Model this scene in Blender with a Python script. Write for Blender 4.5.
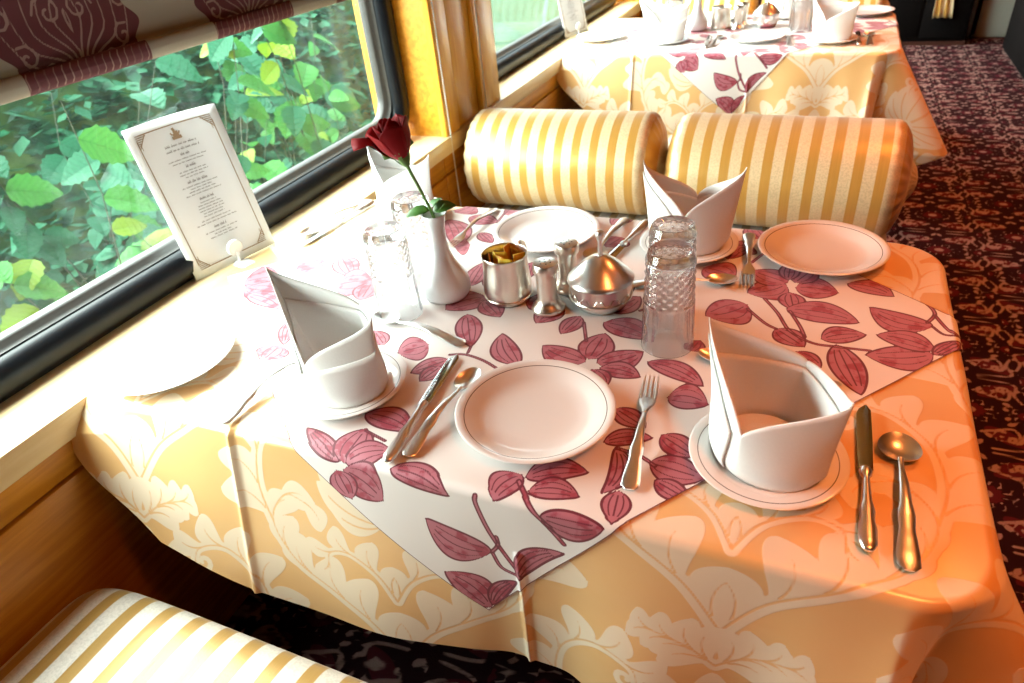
import bpy, math, random
import numpy as np
from mathutils import Matrix, Vector

for _o in list(bpy.data.objects):
    bpy.data.objects.remove(_o, do_unlink=True)
SC = bpy.context.scene
COL = SC.collection
PI = math.pi
random.seed(7)
RNG = np.random.default_rng(11)

# ------------------------------------------------------------------ camera
def cam_axes(yaw, pitch, roll):
    f = Vector((math.sin(yaw) * math.cos(pitch), math.cos(yaw) * math.cos(pitch), -math.sin(pitch)))
    r = Vector((math.cos(yaw), -math.sin(yaw), 0))
    u = r.cross(f)
    c, s = math.cos(roll), math.sin(roll)
    return c * r + s * u, -s * r + c * u, f

CAM_AT = Vector((1.17, -0.56, 1.447))
_r, _u, _f = cam_axes(math.radians(-26.39), math.radians(34.03), math.radians(-6.44))
cam_data = bpy.data.cameras.new('camera')
cam_data.sensor_width = 36
cam_data.lens = 675.0 / 1024 * 36
cam_data.clip_start = 0.02
cam_data.clip_end = 200
cam_data.dof.use_dof = True
cam_data.dof.focus_distance = 1.10
cam_data.dof.aperture_fstop = 5.6
cam = bpy.data.objects.new('camera', cam_data)
COL.objects.link(cam)
cam.matrix_world = Matrix(((_r.x, _u.x, -_f.x, CAM_AT.x), (_r.y, _u.y, -_f.y, CAM_AT.y), (_r.z, _u.z, -_f.z, CAM_AT.z), (0, 0, 0, 1)))
SC.camera = cam

# ------------------------------------------------------------------ light and exposure
world = bpy.data.worlds.new('overcast_sky')
SC.world = world
world.use_nodes = True
_bg = world.node_tree.nodes['Background']
_bg.inputs[0].default_value = (0.86, 0.94, 1.0, 1)
_bg.inputs[1].default_value = 5.0
SUN_STRENGTH = 56.0
sun = bpy.data.lights.new('hazy_sun', 'SUN')
sun.energy = SUN_STRENGTH
sun.angle = math.radians(100)
sun.color = (1.0, 0.985, 0.95)
sun_o = bpy.data.objects.new('hazy_sun', sun)
COL.objects.link(sun_o)
sun_o.rotation_euler = Vector((1.0, 0.42, -0.85)).to_track_quat('-Z', 'Y').to_euler()
LAMP_POWER = 8.5
LAMP_COLOR = (1.0, 0.25, 0.06)
SC.view_settings.view_transform = 'Standard'
SC.view_settings.look = 'None'
SC.view_settings.gamma = 1
SC.view_settings.use_curve_mapping = False
SC.view_settings.exposure = -0.15
SC.cycles.use_denoising = True
SC.cycles.sample_clamp_indirect = 6.0
SC.cycles.max_bounces = 10
SC.cycles.transparent_max_bounces = 16
SC.cycles.caustics_reflective = False
SC.cycles.caustics_refractive = True

# ------------------------------------------------------------------ materials
def new_mat(name):
    m = bpy.data.materials.new(name)
    m.use_nodes = True
    nt = m.node_tree
    return m, nt, nt.nodes['Principled BSDF']

def nd(nt, kind, **kw):
    n = nt.nodes.new(kind)
    for k, v in kw.items():
        setattr(n, k, v)
    return n

def setin(nt, sock, val):
    if hasattr(val, 'is_output') or isinstance(val, bpy.types.NodeSocket):
        nt.links.new(val, sock)
    else:
        if isinstance(val, (tuple, list)) and len(val) == 3 and sock.type == 'RGBA':
            val = (*val, 1)
        sock.default_value = val

def mth(nt, op, a, b=0.0, c=0.0, clamp=False):
    n = nd(nt, 'ShaderNodeMath', operation=op, use_clamp=clamp)
    for s, v in zip(n.inputs, (a, b, c)):
        setin(nt, s, v)
    return n.outputs[0]

def mixc(nt, fac, a, b):
    n = nd(nt, 'ShaderNodeMix', data_type='RGBA')
    setin(nt, n.inputs[0], fac)
    setin(nt, n.inputs[6], a)
    setin(nt, n.inputs[7], b)
    return n.outputs[2]

def maprange(nt, v, a, b, c=0.0, d=1.0, smooth=True):
    n = nd(nt, 'ShaderNodeMapRange')
    if smooth:
        n.interpolation_type = 'SMOOTHSTEP'
    for s, x in zip(n.inputs, (v, a, b, c, d)):
        setin(nt, s, x)
    return n.outputs[0]

def attr(nt, name):
    return nd(nt, 'ShaderNodeAttribute', attribute_name=name).outputs['Fac']

def coords(nt, kind='Object'):
    return nd(nt, 'ShaderNodeTexCoord').outputs[kind]

def sepxyz(nt, v):
    n = nd(nt, 'ShaderNodeSeparateXYZ')
    nt.links.new(v, n.inputs[0])
    return n.outputs

def noise(nt, scale, detail=2.0, rough=0.5, vec=None, stretch=None):
    n = nd(nt, 'ShaderNodeTexNoise')
    n.inputs['Scale'].default_value = scale
    n.inputs['Detail'].default_value = detail
    n.inputs['Roughness'].default_value = rough
    v = vec if vec is not None else coords(nt)
    if stretch:
        mp = nd(nt, 'ShaderNodeMapping')
        mp.inputs['Scale'].default_value = stretch
        nt.links.new(v, mp.inputs[0])
        v = mp.outputs[0]
    nt.links.new(v, n.inputs['Vector'])
    return n.outputs[0]

def bump(nt, bs, h, strength=0.3, dist=0.002):
    b = nd(nt, 'ShaderNodeBump')
    b.inputs['Strength'].default_value = strength
    b.inputs['Distance'].default_value = dist
    nt.links.new(h, b.inputs['Height'])
    nt.links.new(b.outputs[0], bs.inputs['Normal'])

def plain(name, col, rough=0.5, metal=0.0, spec=0.5, var=0.06, scale=30, bumpy=0.0, coat=0.0, sheen=0.0, sub=0.0):
    m, nt, bs = new_mat(name)
    n = noise(nt, scale, 3)
    dark = tuple(c * (1 - var) for c in col)
    light = tuple(min(1, c * (1 + var)) for c in col)
    setin(nt, bs.inputs['Base Color'], mixc(nt, n, dark, light))
    bs.inputs['Roughness'].default_value = rough
    bs.inputs['Metallic'].default_value = metal
    bs.inputs['Specular IOR Level'].default_value = spec
    bs.inputs['Coat Weight'].default_value = coat
    bs.inputs['Coat Roughness'].default_value = 0.08
    bs.inputs['Sheen Weight'].default_value = sheen
    if sub:
        bs.inputs['Subsurface Weight'].default_value = sub
        bs.inputs['Subsurface Radius'].default_value = (0.01, 0.01, 0.01)
    if bumpy:
        bump(nt, bs, n, bumpy, 0.001)
    return m

M = {}

def wood(name, c1, c2, rough=0.3, axis=1):
    m, nt, bs = new_mat(name)
    st = [18, 18, 18]
    st[axis] = 1.2
    n = noise(nt, 3.0, 6, 0.6, stretch=tuple(st))
    setin(nt, bs.inputs['Base Color'], mixc(nt, maprange(nt, n, 0.35, 0.65), c1, c2))
    bs.inputs['Roughness'].default_value = rough
    bs.inputs['Coat Weight'].default_value = 0.12
    bs.inputs['Coat Roughness'].default_value = 0.15
    bump(nt, bs, n, 0.08, 0.001)
    return m

M['wood'] = wood('varnished_orange_wood', (0.52, 0.19, 0.012), (0.66, 0.28, 0.025))
M['wood_up'] = wood('varnished_orange_wood_upright', (0.78, 0.36, 0.03), (0.86, 0.47, 0.05), axis=2)
M['wood_dark'] = wood('dark_wood', (0.045, 0.016, 0.01), (0.07, 0.025, 0.015), 0.4)
M['sill'] = wood('pale_varnished_sill', (0.76, 0.56, 0.30), (0.82, 0.64, 0.38), 0.28)
M['rubber'] = plain('black_window_rubber', (0.004, 0.0055, 0.008), 0.36, spec=0.3, var=0.3)
M['gasket'] = plain('grey_metal_gasket', (0.045, 0.042, 0.038), 0.45, metal=0.0, var=0.3, scale=60)
M['groove'] = plain('dark_groove', (0.08, 0.02, 0.005), 0.7)
M['paper'] = plain('white_card', (0.78, 0.80, 0.82), 0.6, var=0.02)
M['ink'] = plain('grey_ink', (0.27, 0.26, 0.26), 0.8)
M['ink_gold'] = plain('brown_gold_ink', (0.30, 0.20, 0.12), 0.7)
M['linen'] = plain('white_linen', (0.80, 0.79, 0.77), 0.8, var=0.03, scale=300, bumpy=0.25, sheen=0.2, spec=0.2)
M['silver'] = plain('polished_silver', (0.90, 0.88, 0.85), 0.28, metal=1.0, var=0.05, scale=18)
M['pewter'] = plain('worn_pewter', (0.80, 0.75, 0.67), 0.28, metal=1.0, var=0.1, scale=25)
M['steel'] = plain('knife_blade_steel', (0.62, 0.62, 0.62), 0.10, metal=1.0, var=0.03)
M['dark_slot'] = plain('shadow_hole', (0.02, 0.018, 0.015), 0.6)
M['white_china'] = plain('white_vase_china', (0.84, 0.85, 0.86), 0.10, var=0.02, coat=0.6)
M['rose'] = plain('red_rose_petal', (0.24, 0.0012, 0.004), 0.6, var=0.35, scale=40, sheen=0.0, spec=0.15)
M['stem'] = plain('green_stem', (0.10, 0.20, 0.035), 0.45, var=0.25)
M['rose_leaf'] = plain('dark_green_leaf', (0.05, 0.15, 0.02), 0.4, var=0.3, scale=60)
M['sachet_y'] = plain('yellow_sachet', (0.88, 0.64, 0.04), 0.5)
M['sachet_o'] = plain('orange_sachet', (0.80, 0.40, 0.02), 0.5)
M['bead'] = plain('white_bead_chain', (0.75, 0.72, 0.66), 0.35)
M['black'] = plain('black_leather', (0.004, 0.003, 0.003), 0.8, var=0.3, spec=0.1)
M['door_grey'] = plain('pale_grey_green_paint', (0.52, 0.58, 0.50), 0.5, var=0.05)
M['ceiling'] = wood('ceiling_wood', (0.50, 0.20, 0.035), (0.60, 0.27, 0.05), 0.4)
M['clear'] = None

def glass_mats():
    m, nt, bs = new_mat('cut_crystal_glass')
    bs.inputs['Base Color'].default_value = (0.985, 0.985, 0.99, 1)
    bs.inputs['Roughness'].default_value = 0.01
    bs.inputs['IOR'].default_value = 1.45
    bs.inputs['Transmission Weight'].default_value = 1.0
    tr = nd(nt, 'ShaderNodeBsdfTransparent')
    tr.inputs[0].default_value = (0.97, 0.97, 0.98, 1)
    mx = nd(nt, 'ShaderNodeMixShader')
    mx.inputs[0].default_value = 0.80
    nt.links.new(tr.outputs[0], mx.inputs[1])
    nt.links.new(bs.outputs[0], mx.inputs[2])
    nt.links.new(mx.outputs[0], nt.nodes['Material Output'].inputs[0])
    M['glass'] = m
    # dusty window pane: mostly clear, thin reflective film, hazy dirt
    m = bpy.data.materials.new('dusty_window_glass')
    m.use_nodes = True
    nt = m.node_tree
    nt.nodes.clear()
    out = nd(nt, 'ShaderNodeOutputMaterial')
    tr = nd(nt, 'ShaderNodeBsdfTransparent')
    tr.inputs[0].default_value = (0.93, 1.0, 0.98, 1)
    gl = nd(nt, 'ShaderNodeBsdfGlossy')
    gl.inputs['Roughness'].default_value = 0.03
    fr = nd(nt, 'ShaderNodeLayerWeight')
    fr.inputs[0].default_value = 0.5
    refl = mth(nt, 'ADD', mth(nt, 'MULTIPLY', mth(nt, 'POWER', fr.outputs['Facing'], 5.0), 0.5), 0.02)
    mx = nd(nt, 'ShaderNodeMixShader')
    nt.links.new(refl, mx.inputs[0])
    nt.links.new(tr.outputs[0], mx.inputs[1])
    nt.links.new(gl.outputs[0], mx.inputs[2])
    df = nd(nt, 'ShaderNodeBsdfTranslucent')
    df.inputs[0].default_value = (0.85, 0.95, 0.98, 1)
    n1 = noise(nt, 2.6, 5, 0.6)
    n2 = noise(nt, 6.0, 4, 0.6, stretch=(1, 4, 0.35))
    dirt = mth(nt, 'MULTIPLY', maprange(nt, n1, 0.42, 0.75), maprange(nt, n2, 0.35, 0.75))
    mx2 = nd(nt, 'ShaderNodeMixShader')
    nt.links.new(mth(nt, 'ADD', mth(nt, 'MULTIPLY', dirt, 0.012), 0.0015), mx2.inputs[0])
    nt.links.new(mx.outputs[0], mx2.inputs[1])
    nt.links.new(df.outputs[0], mx2.inputs[2])
    nt.links.new(mx2.outputs[0], out.inputs[0])
    M['pane'] = m
glass_mats()

def plate_mat(name, r_line, col_line):
    m, nt, bs = new_mat(name)
    x, y, z = sepxyz(nt, coords(nt))
    r = mth(nt, 'SQRT', mth(nt, 'ADD', mth(nt, 'MULTIPLY', x, x), mth(nt, 'MULTIPLY', y, y)))
    d = mth(nt, 'ABSOLUTE', mth(nt, 'SUBTRACT', r, r_line))
    fac = maprange(nt, d, 0.0009, 0.0005)
    setin(nt, bs.inputs['Base Color'], mixc(nt, fac, (0.82, 0.80, 0.78), col_line))
    bs.inputs['Roughness'].default_value = 0.16
    bs.inputs['Coat Weight'].default_value = 0.5
    bs.inputs['Coat Roughness'].default_value = 0.06
    return m
M['plate'] = plate_mat('glazed_plate_grey_line', 0.1095, (0.16, 0.14, 0.13))
M['side_plate'] = plate_mat('glazed_side_plate_grey_line', 0.0905, (0.22, 0.20, 0.19))

def damask_mat():
    m, nt, bs = new_mat('gold_damask_satin')
    fac = maprange(nt, attr(nt, 'motif'), 0.0012, -0.0012)
    fine = noise(nt, 6, 3, vec=coords(nt, 'Generated'))
    setin(nt, bs.inputs['Base Color'], mixc(nt, fac, (0.79, 0.47, 0.18), (0.84, 0.69, 0.50)))
    setin(nt, bs.inputs['Roughness'], maprange(nt, fac, 0, 1, 0.30, 0.46, False))
    bs.inputs['Metallic'].default_value = 0.05
    bs.inputs['Specular IOR Level'].default_value = 0.9
    bs.inputs['Coat Weight'].default_value = 0.25
    bs.inputs['Coat Roughness'].default_value = 0.42
    bs.inputs['Sheen Weight'].default_value = 0.2
    h = mth(nt, 'ADD', mth(nt, 'MULTIPLY', fine, 2.0), mth(nt, 'MULTIPLY', fac, 0.12))
    bump(nt, bs, h, 0.5, 0.004)
    return m
M['damask'] = damask_mat()

def topper_mat():
    m, nt, bs = new_mat('printed_floral_cotton')
    fill = maprange(nt, attr(nt, 'fill'), 0.0006, -0.0006)
    line = maprange(nt, attr(nt, 'line'), 0.0005, -0.0005)
    n = noise(nt, 45, 3, stretch=(1, 1, 1))
    fillc = mixc(nt, maprange(nt, n, 0.50, 0.62), (0.44, 0.13, 0.17), (0.33, 0.035, 0.065))
    c = mixc(nt, fill, (0.80, 0.76, 0.73), fillc)
    c = mixc(nt, line, c, (0.13, 0.003, 0.018))
    setin(nt, bs.inputs['Base Color'], c)
    bs.inputs['Roughness'].default_value = 0.5
    bs.inputs['Sheen Weight'].default_value = 0.15
    bump(nt, bs, noise(nt, 9, 3), 0.35, 0.004)
    return m
M['topper'] = topper_mat()

def carpet_mat():
    m, nt, bs = new_mat('patterned_maroon_carpet')
    a = maprange(nt, attr(nt, 'motif'), 0.002, -0.002)
    b = maprange(nt, attr(nt, 'second'), 0.002, -0.002)
    n = noise(nt, 400, 2)
    c = mixc(nt, b, (0.022, 0.005, 0.008), (0.10, 0.012, 0.022))
    c = mixc(nt, a, c, (0.40, 0.27, 0.24))
    c = mixc(nt, mth(nt, 'MULTIPLY', n, 0.5), c, (0.02, 0.006, 0.008))
    setin(nt, bs.inputs['Base Color'], c)
    bs.inputs['Roughness'].default_value = 0.95
    bs.inputs['Specular IOR Level'].default_value = 0.1
    bump(nt, bs, n, 0.4, 0.003)
    return m
M['carpet'] = carpet_mat()

def blind_mat():
    m, nt, bs = new_mat('blind_fabric_burgundy_damask')
    a = maprange(nt, attr(nt, 'motif'), 0.0012, -0.0012)
    b = maprange(nt, attr(nt, 'line'), 0.0006, -0.0006)
    c = mixc(nt, a, (0.31, 0.275, 0.22), (0.085, 0.010, 0.018))
    c = mixc(nt, mth(nt, 'MULTIPLY', a, b), c, (0.26, 0.15, 0.13))
    setin(nt, bs.inputs['Base Color'], c)
    bs.inputs['Roughness'].default_value = 0.7
    return m
M['blind'] = blind_mat()

def stripe_mat(name, axis, period, duty, gold, cream, phase=0.0):
    m, nt, bs = new_mat(name)
    x = sepxyz(nt, coords(nt))[axis]
    t = mth(nt, 'FRACT', mth(nt, 'ADD', mth(nt, 'DIVIDE', x, period), 100.0 + phase))
    d = mth(nt, 'ABSOLUTE', mth(nt, 'SUBTRACT', t, 0.5))
    g = maprange(nt, d, duty / 2 + 0.02, duty / 2 - 0.02)
    n = noise(nt, 220, 2)
    cc = mixc(nt, maprange(nt, n, 0.45, 0.6), cream, tuple(v * 0.88 for v in cream))
    streak = noise(nt, 5, 4, stretch=tuple(60 if i == axis else 1.0 for i in range(3)))
    gg = mixc(nt, streak, tuple(v * 0.8 for v in gold), gold)
    setin(nt, bs.inputs['Base Color'], mixc(nt, g, cc, gg))
    setin(nt, bs.inputs['Roughness'], maprange(nt, g, 0, 1, 0.46, 0.30, False))
    bs.inputs['Metallic'].default_value = 0.25
    bs.inputs['Sheen Weight'].default_value = 0.2
    bump(nt, bs, mth(nt, 'ADD', n, mth(nt, 'MULTIPLY', streak, 1.5)), 0.2, 0.001)
    return m
M['bolster'] = stripe_mat('gold_cream_striped_satin', 0, 0.0585, 0.46, (0.66, 0.36, 0.07), (0.78, 0.62, 0.36))
M['seat'] = stripe_mat('gold_ivory_striped_seat', 0, 0.062, 0.42, (0.42, 0.25, 0.06), (0.62, 0.59, 0.53))

def leaf_mat(name, col, col2):
    m = bpy.data.materials.new(name)
    m.use_nodes = True
    nt = m.node_tree
    bs = nt.nodes['Principled BSDF']
    out = nt.nodes['Material Output']
    n = noise(nt, 5, 3)
    x, y, z = sepxyz(nt, coords(nt))
    ax = mth(nt, 'ABSOLUTE', x)
    v = mth(nt, 'FRACT', mth(nt, 'SUBTRACT', mth(nt, 'MULTIPLY', y, 62.0), mth(nt, 'MULTIPLY', ax, 45.0)))
    rib = mth(nt, 'MAXIMUM', maprange(nt, mth(nt, 'ABSOLUTE', mth(nt, 'SUBTRACT', v, 0.5)), 0.16, 0.04), maprange(nt, ax, 0.0022, 0.0010))
    c = mixc(nt, n, col, col2)
    c = mixc(nt, mth(nt, 'MULTIPLY', rib, 0.55), c, tuple(q * 0.45 for q in col))
    setin(nt, bs.inputs['Base Color'], c)
    bs.inputs['Roughness'].default_value = 0.6
    bs.inputs['Specular IOR Level'].default_value = 0.12
    tl = nd(nt, 'ShaderNodeBsdfTranslucent')
    setin(nt, tl.inputs[0], c)
    mx = nd(nt, 'ShaderNodeMixShader')
    mx.inputs[0].default_value = 0.35
    nt.links.new(bs.outputs[0], mx.inputs[1])
    nt.links.new(tl.outputs[0], mx.inputs[2])
    nt.links.new(mx.outputs[0], out.inputs[0])
    return m
M['leaf_a'] = leaf_mat('fresh_green_leaf', (0.03, 0.15, 0.035), (0.05, 0.20, 0.04))
M['leaf_b'] = leaf_mat('deep_green_leaf', (0.012, 0.085, 0.045), (0.02, 0.12, 0.06))
M['leaf_c'] = leaf_mat('yellow_green_leaf', (0.09, 0.19, 0.015), (0.14, 0.22, 0.02))
M['under'] = leaf_mat('dull_undergrowth_leaf', (0.012, 0.085, 0.045), (0.03, 0.15, 0.07))
def ground_mat():
    m, nt, bs = new_mat('mossy_bank_and_pale_field')
    y = sepxyz(nt, coords(nt))[1]
    n = noise(nt, 4.0, 5, 0.6)
    near = mixc(nt, maprange(nt, n, 0.35, 0.65), (0.012, 0.060, 0.035), (0.06, 0.13, 0.035))
    field = mixc(nt, n, (0.016, 0.042, 0.022), (0.030, 0.055, 0.032))
    setin(nt, bs.inputs['Base Color'], mixc(nt, maprange(nt, y, 6.2, 7.5), near, field))
    bs.inputs['Roughness'].default_value = 0.95
    bs.inputs['Specular IOR Level'].default_value = 0.1
    return m
M['grass'] = ground_mat()
M['bank'] = plain('mossy_bank', (0.10, 0.17, 0.07), 0.95, var=0.5, scale=5)
M['twig'] = plain('grey_brown_twig', (0.018, 0.03, 0.014), 0.8, var=0.3)

# ------------------------------------------------------------------ mesh helpers
def mesh_obj(name, verts, faces, mat, parent=None, smooth=True, loc=(0, 0, 0), angle=None):
    me = bpy.data.meshes.new(name)
    v = np.asarray(verts, dtype=float).reshape(-1, 3)
    me.from_pydata(v.tolist(), [], [list(map(int, f)) for f in faces])
    me.update()
    if smooth:
        me.polygons.foreach_set('use_smooth', [True] * len(me.polygons))
        if angle:
            me.set_sharp_from_angle(angle=math.radians(angle))
    if mat:
        me.materials.append(M[mat] if isinstance(mat, str) else mat)
    o = bpy.data.objects.new(name, me)
    COL.objects.link(o)
    o.location = loc
    if parent:
        o.parent = parent
    return o

def grid_faces(m, n, closed=False):
    i = np.arange(m - 1)[:, None]
    j = np.arange(n if closed else n - 1)[None, :]
    j2 = (j + 1) % n
    a = i * n + j
    b = i * n + j2
    c = (i + 1) * n + j2
    d = (i + 1) * n + j
    return np.stack([a + 0 * j, b, c, d], -1).reshape(-1, 4)

def fast_grid(name, P, mat, attrs=None, parent=None, loc=(0, 0, 0), smooth=True):
    """P: (m,n,3) array -> quad grid with float point attributes"""
    m, n = P.shape[:2]
    f = grid_faces(m, n).astype(np.int32)
    me = bpy.data.meshes.new(name)
    me.vertices.add(m * n)
    me.vertices.foreach_set('co', P.astype(np.float32).ravel())
    me.loops.add(f.size)
    me.loops.foreach_set('vertex_index', f.ravel())
    me.polygons.add(len(f))
    me.polygons.foreach_set('loop_start', np.arange(0, f.size, 4, dtype=np.int32))
    if smooth:
        me.polygons.foreach_set('use_smooth', np.ones(len(f), dtype=bool))
    me.update(calc_edges=True)
    me.validate()
    for k, a in (attrs or {}).items():
        at = me.attributes.new(k, 'FLOAT', 'POINT')
        at.data.foreach_set('value', a.astype(np.float32).ravel())
    me.materials.append(M[mat])
    o = bpy.data.objects.new(name, me)
    COL.objects.link(o)
    o.location = loc
    if parent:
        o.parent = parent
    return o

class MB:
    """collects shapes that make ONE part"""
    def __init__(self):
        self.v, self.f = [], []

    def add(self, v, f):
        b = len(self.v)
        self.v.extend([tuple(map(float, p)) for p in np.asarray(v, float).reshape(-1, 3)])
        self.f.extend([[int(i) + b for i in q] for q in f])
        return self

    def box(self, a, b, bev=0.0):
        x0, y0, z0 = a
        x1, y1, z1 = b
        if not bev:
            v = [(x, y, z) for x in (x0, x1) for y in (y0, y1) for z in (z0, z1)]
            return self.add(v, [(0, 1, 3, 2), (4, 6, 7, 5), (0, 4, 5, 1), (2, 3, 7, 6), (0, 2, 6, 4), (1, 5, 7, 3)])
        rings = []
        c = bev * 0.3
        for z, i in ((z0, bev), (z0 + c, c), (z0 + bev, 0), (z1 - bev, 0), (z1 - c, c), (z1, bev)):
            q = []
            for cx, cy, sx, sy in ((x1, y1, 1, 1), (x0, y1, -1, 1), (x0, y0, -1, -1), (x1, y0, 1, -1)):
                pts = [(cx - sx * i, cy - sy * (bev + i)), (cx - sx * (i + c), cy - sy * (i + c)), (cx - sx * (bev + i), cy - sy * i)]
                if sx * sy < 0:
                    pts = pts[::-1]
                q += [(px, py, z) for px, py in pts]
            rings.append(q)
        return self.loft(rings)

    def loft(self, rings, caps=True, closed=True):
        R = np.asarray(rings, float)
        m, n = R.shape[:2]
        f = grid_faces(m, n, closed).tolist()
        if caps:
            f.append(list(range(n))[::-1])
            f.append([(m - 1) * n + k for k in range(n)])
        return self.add(R.reshape(-1, 3), f)

    def lathe(self, prof, n=48, at=(0, 0, 0), caps=False):
        t = np.linspace(0, 2 * PI, n, endpoint=False)
        P = np.array([[(at[0] + r * math.cos(a), at[1] + r * math.sin(a), at[2] + z) for a in t] for r, z in prof])
        return self.loft(P, caps=caps)

    def tube(self, pts, rad, n=8, caps=True):
        pts = np.asarray(pts, float)
        rad = np.broadcast_to(np.asarray(rad, float), (len(pts),))
        tg = np.gradient(pts, axis=0)
        tg /= np.linalg.norm(tg, axis=1)[:, None] + 1e-12
        up = np.array([0, 0, 1.0]) if abs(tg[0][2]) < 0.9 else np.array([1.0, 0, 0])
        rings = []
        nrm = np.cross(tg[0], up)
        for p, t, r in zip(pts, tg, rad):
            nrm = nrm - t * (nrm @ t)
            nrm /= np.linalg.norm(nrm) + 1e-12
            b = np.cross(t, nrm)
            a = np.linspace(0, 2 * PI, n, endpoint=False)
            rings.append(p + r * (np.cos(a)[:, None] * nrm + np.sin(a)[:, None] * b))
        return self.loft(rings, caps=caps)

    def flat(self, sections, n=12, power=1.0):
        """sections: (y, xc, zc, half_width, half_thick) -> elliptical loft along y"""
        a = np.linspace(0, 2 * PI, n, endpoint=False)
        return self.loft([[(xc + hw * math.copysign(abs(math.cos(q)) ** power, math.cos(q)), y, zc + ht * math.copysign(abs(math.sin(q)) ** power, math.sin(q))) for q in a] for y, xc, zc, hw, ht in sections])

    def build(self, name, mat, parent=None, smooth=True, angle=40, loc=(0, 0, 0)):
        return mesh_obj(name, self.v, self.f, mat, parent, smooth, loc, angle)

def tag(o, label, cat=None, group=None, kind=None):
    o['label'] = label
    if cat:
        o['category'] = cat
    if group:
        o['group'] = group
    if kind:
        o['kind'] = kind
    return o

def struct(o, label=None):
    o['kind'] = 'structure'
    if label:
        o['label'] = label
    return o

def thing(name, label, cat, loc=(0, 0, 0), rotz=0.0, group=None):
    o = bpy.data.objects.new(name, None)
    o.empty_display_size = 0.05
    COL.objects.link(o)
    o.location = loc
    o.rotation_euler = (0, 0, rotz)
    return tag(o, label, cat, group)

def copy_tree(o, parent=None):
    c = o.copy()
    COL.objects.link(c)
    c.parent = parent
    for ch in list(o.children):
        copy_tree(ch, c)
    return c

def place(proto, used, loc, rotz, label, group=None, rx=0.0, scale=None):
    """first call uses the built thing itself, later calls copy it with its parts"""
    o = proto if not used else copy_tree(proto)
    used.append(o)
    o.location = loc
    o.rotation_euler = (rx, 0, rotz)
    if scale:
        o.scale = scale
    o['label'] = label
    if group:
        o['group'] = group
    return o

# ------------------------------------------------------------------ signed-distance drawing for woven and printed patterns
def sd_leaf(X, Y, bx, by, tx, ty, hw, bend=0.0, a=0.85, pw=0.75):
    L = math.hypot(tx - bx, ty - by)
    ax, ay = (tx - bx) / L, (ty - by) / L
    t = ((X - bx) * ax + (Y - by) * ay) / L
    o = -(X - bx) * ay + (Y - by) * ax
    tc = np.clip(t, 0, 1)
    o = o - bend * L * 4 * tc * (1 - tc)
    w = hw * np.sin(PI * tc ** a) ** pw
    d = np.abs(o) - w
    return np.where((t < 0) | (t > 1), np.hypot((t - tc) * L, o), d), t, o, w

def sd_poly(X, Y, pts, w0, w1=None):
    w1 = w0 if w1 is None else w1
    d = np.full(X.shape, 9.0)
    n = len(pts) - 1
    for k in range(n):
        (x0, y0), (x1, y1) = pts[k], pts[k + 1]
        dx, dy = x1 - x0, y1 - y0
        t = np.clip(((X - x0) * dx + (Y - y0) * dy) / (dx * dx + dy * dy + 1e-12), 0, 1)
        w = w0 + (w1 - w0) * (k + t) / n
        d = np.minimum(d, np.hypot(X - x0 - t * dx, Y - y0 - t * dy) - w)
    return d

def smooth_path(pts, n=6):
    out = []
    P = [pts[0]] + list(pts) + [pts[-1]]
    for k in range(1, len(P) - 2):
        p0, p1, p2, p3 = (np.array(P[q], float) for q in (k - 1, k, k + 1, k + 2))
        for t in np.linspace(0, 1, n, endpoint=False):
            out.append(tuple(0.5 * (2 * p1 + (p2 - p0) * t + (2 * p0 - 5 * p1 + 4 * p2 - p3) * t * t + (3 * p1 - p0 - 3 * p2 + p3) * t ** 3)))
    out.append(tuple(map(float, pts[-1])))
    return out

def spiral(cx, cy, r0, a0, turns, sgn=1, n=18):
    return [(cx + r0 * (1 - 0.85 * k / n) * math.cos(a0 + sgn * 2 * PI * turns * k / n), cy + r0 * (1 - 0.85 * k / n) * math.sin(a0 + sgn * 2 * PI * turns * k / n)) for k in range(n + 1)]

def damask_sdf(U, V):
    """half-drop repeat of the acanthus motif; motifs reach over the edges of their repeat"""
    tw, th = 0.50, 0.56
    shape = U.shape
    U, V = U.ravel(), V.ravel()
    col = np.floor(U / tw)
    X = U - (col + 0.5) * tw
    Vs = V + (col % 2) * th / 2
    Y = Vs - (np.floor(Vs / th) + 0.5) * th
    d = damask_motif(np.abs(X), Y)
    for dx, dy in ((0, 1), (0, -1), (1, .5), (1, -.5), (-1, .5), (-1, -.5)):
        x, y = X + dx * tw, Y + dy * th
        m = (np.abs(x) < tw / 2 + .10) & (np.abs(y) < th / 2 + .10)
        if m.any():
            d[m] = np.minimum(d[m], damask_motif(np.abs(x[m]), y[m]))
    return d.reshape(shape)

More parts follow.
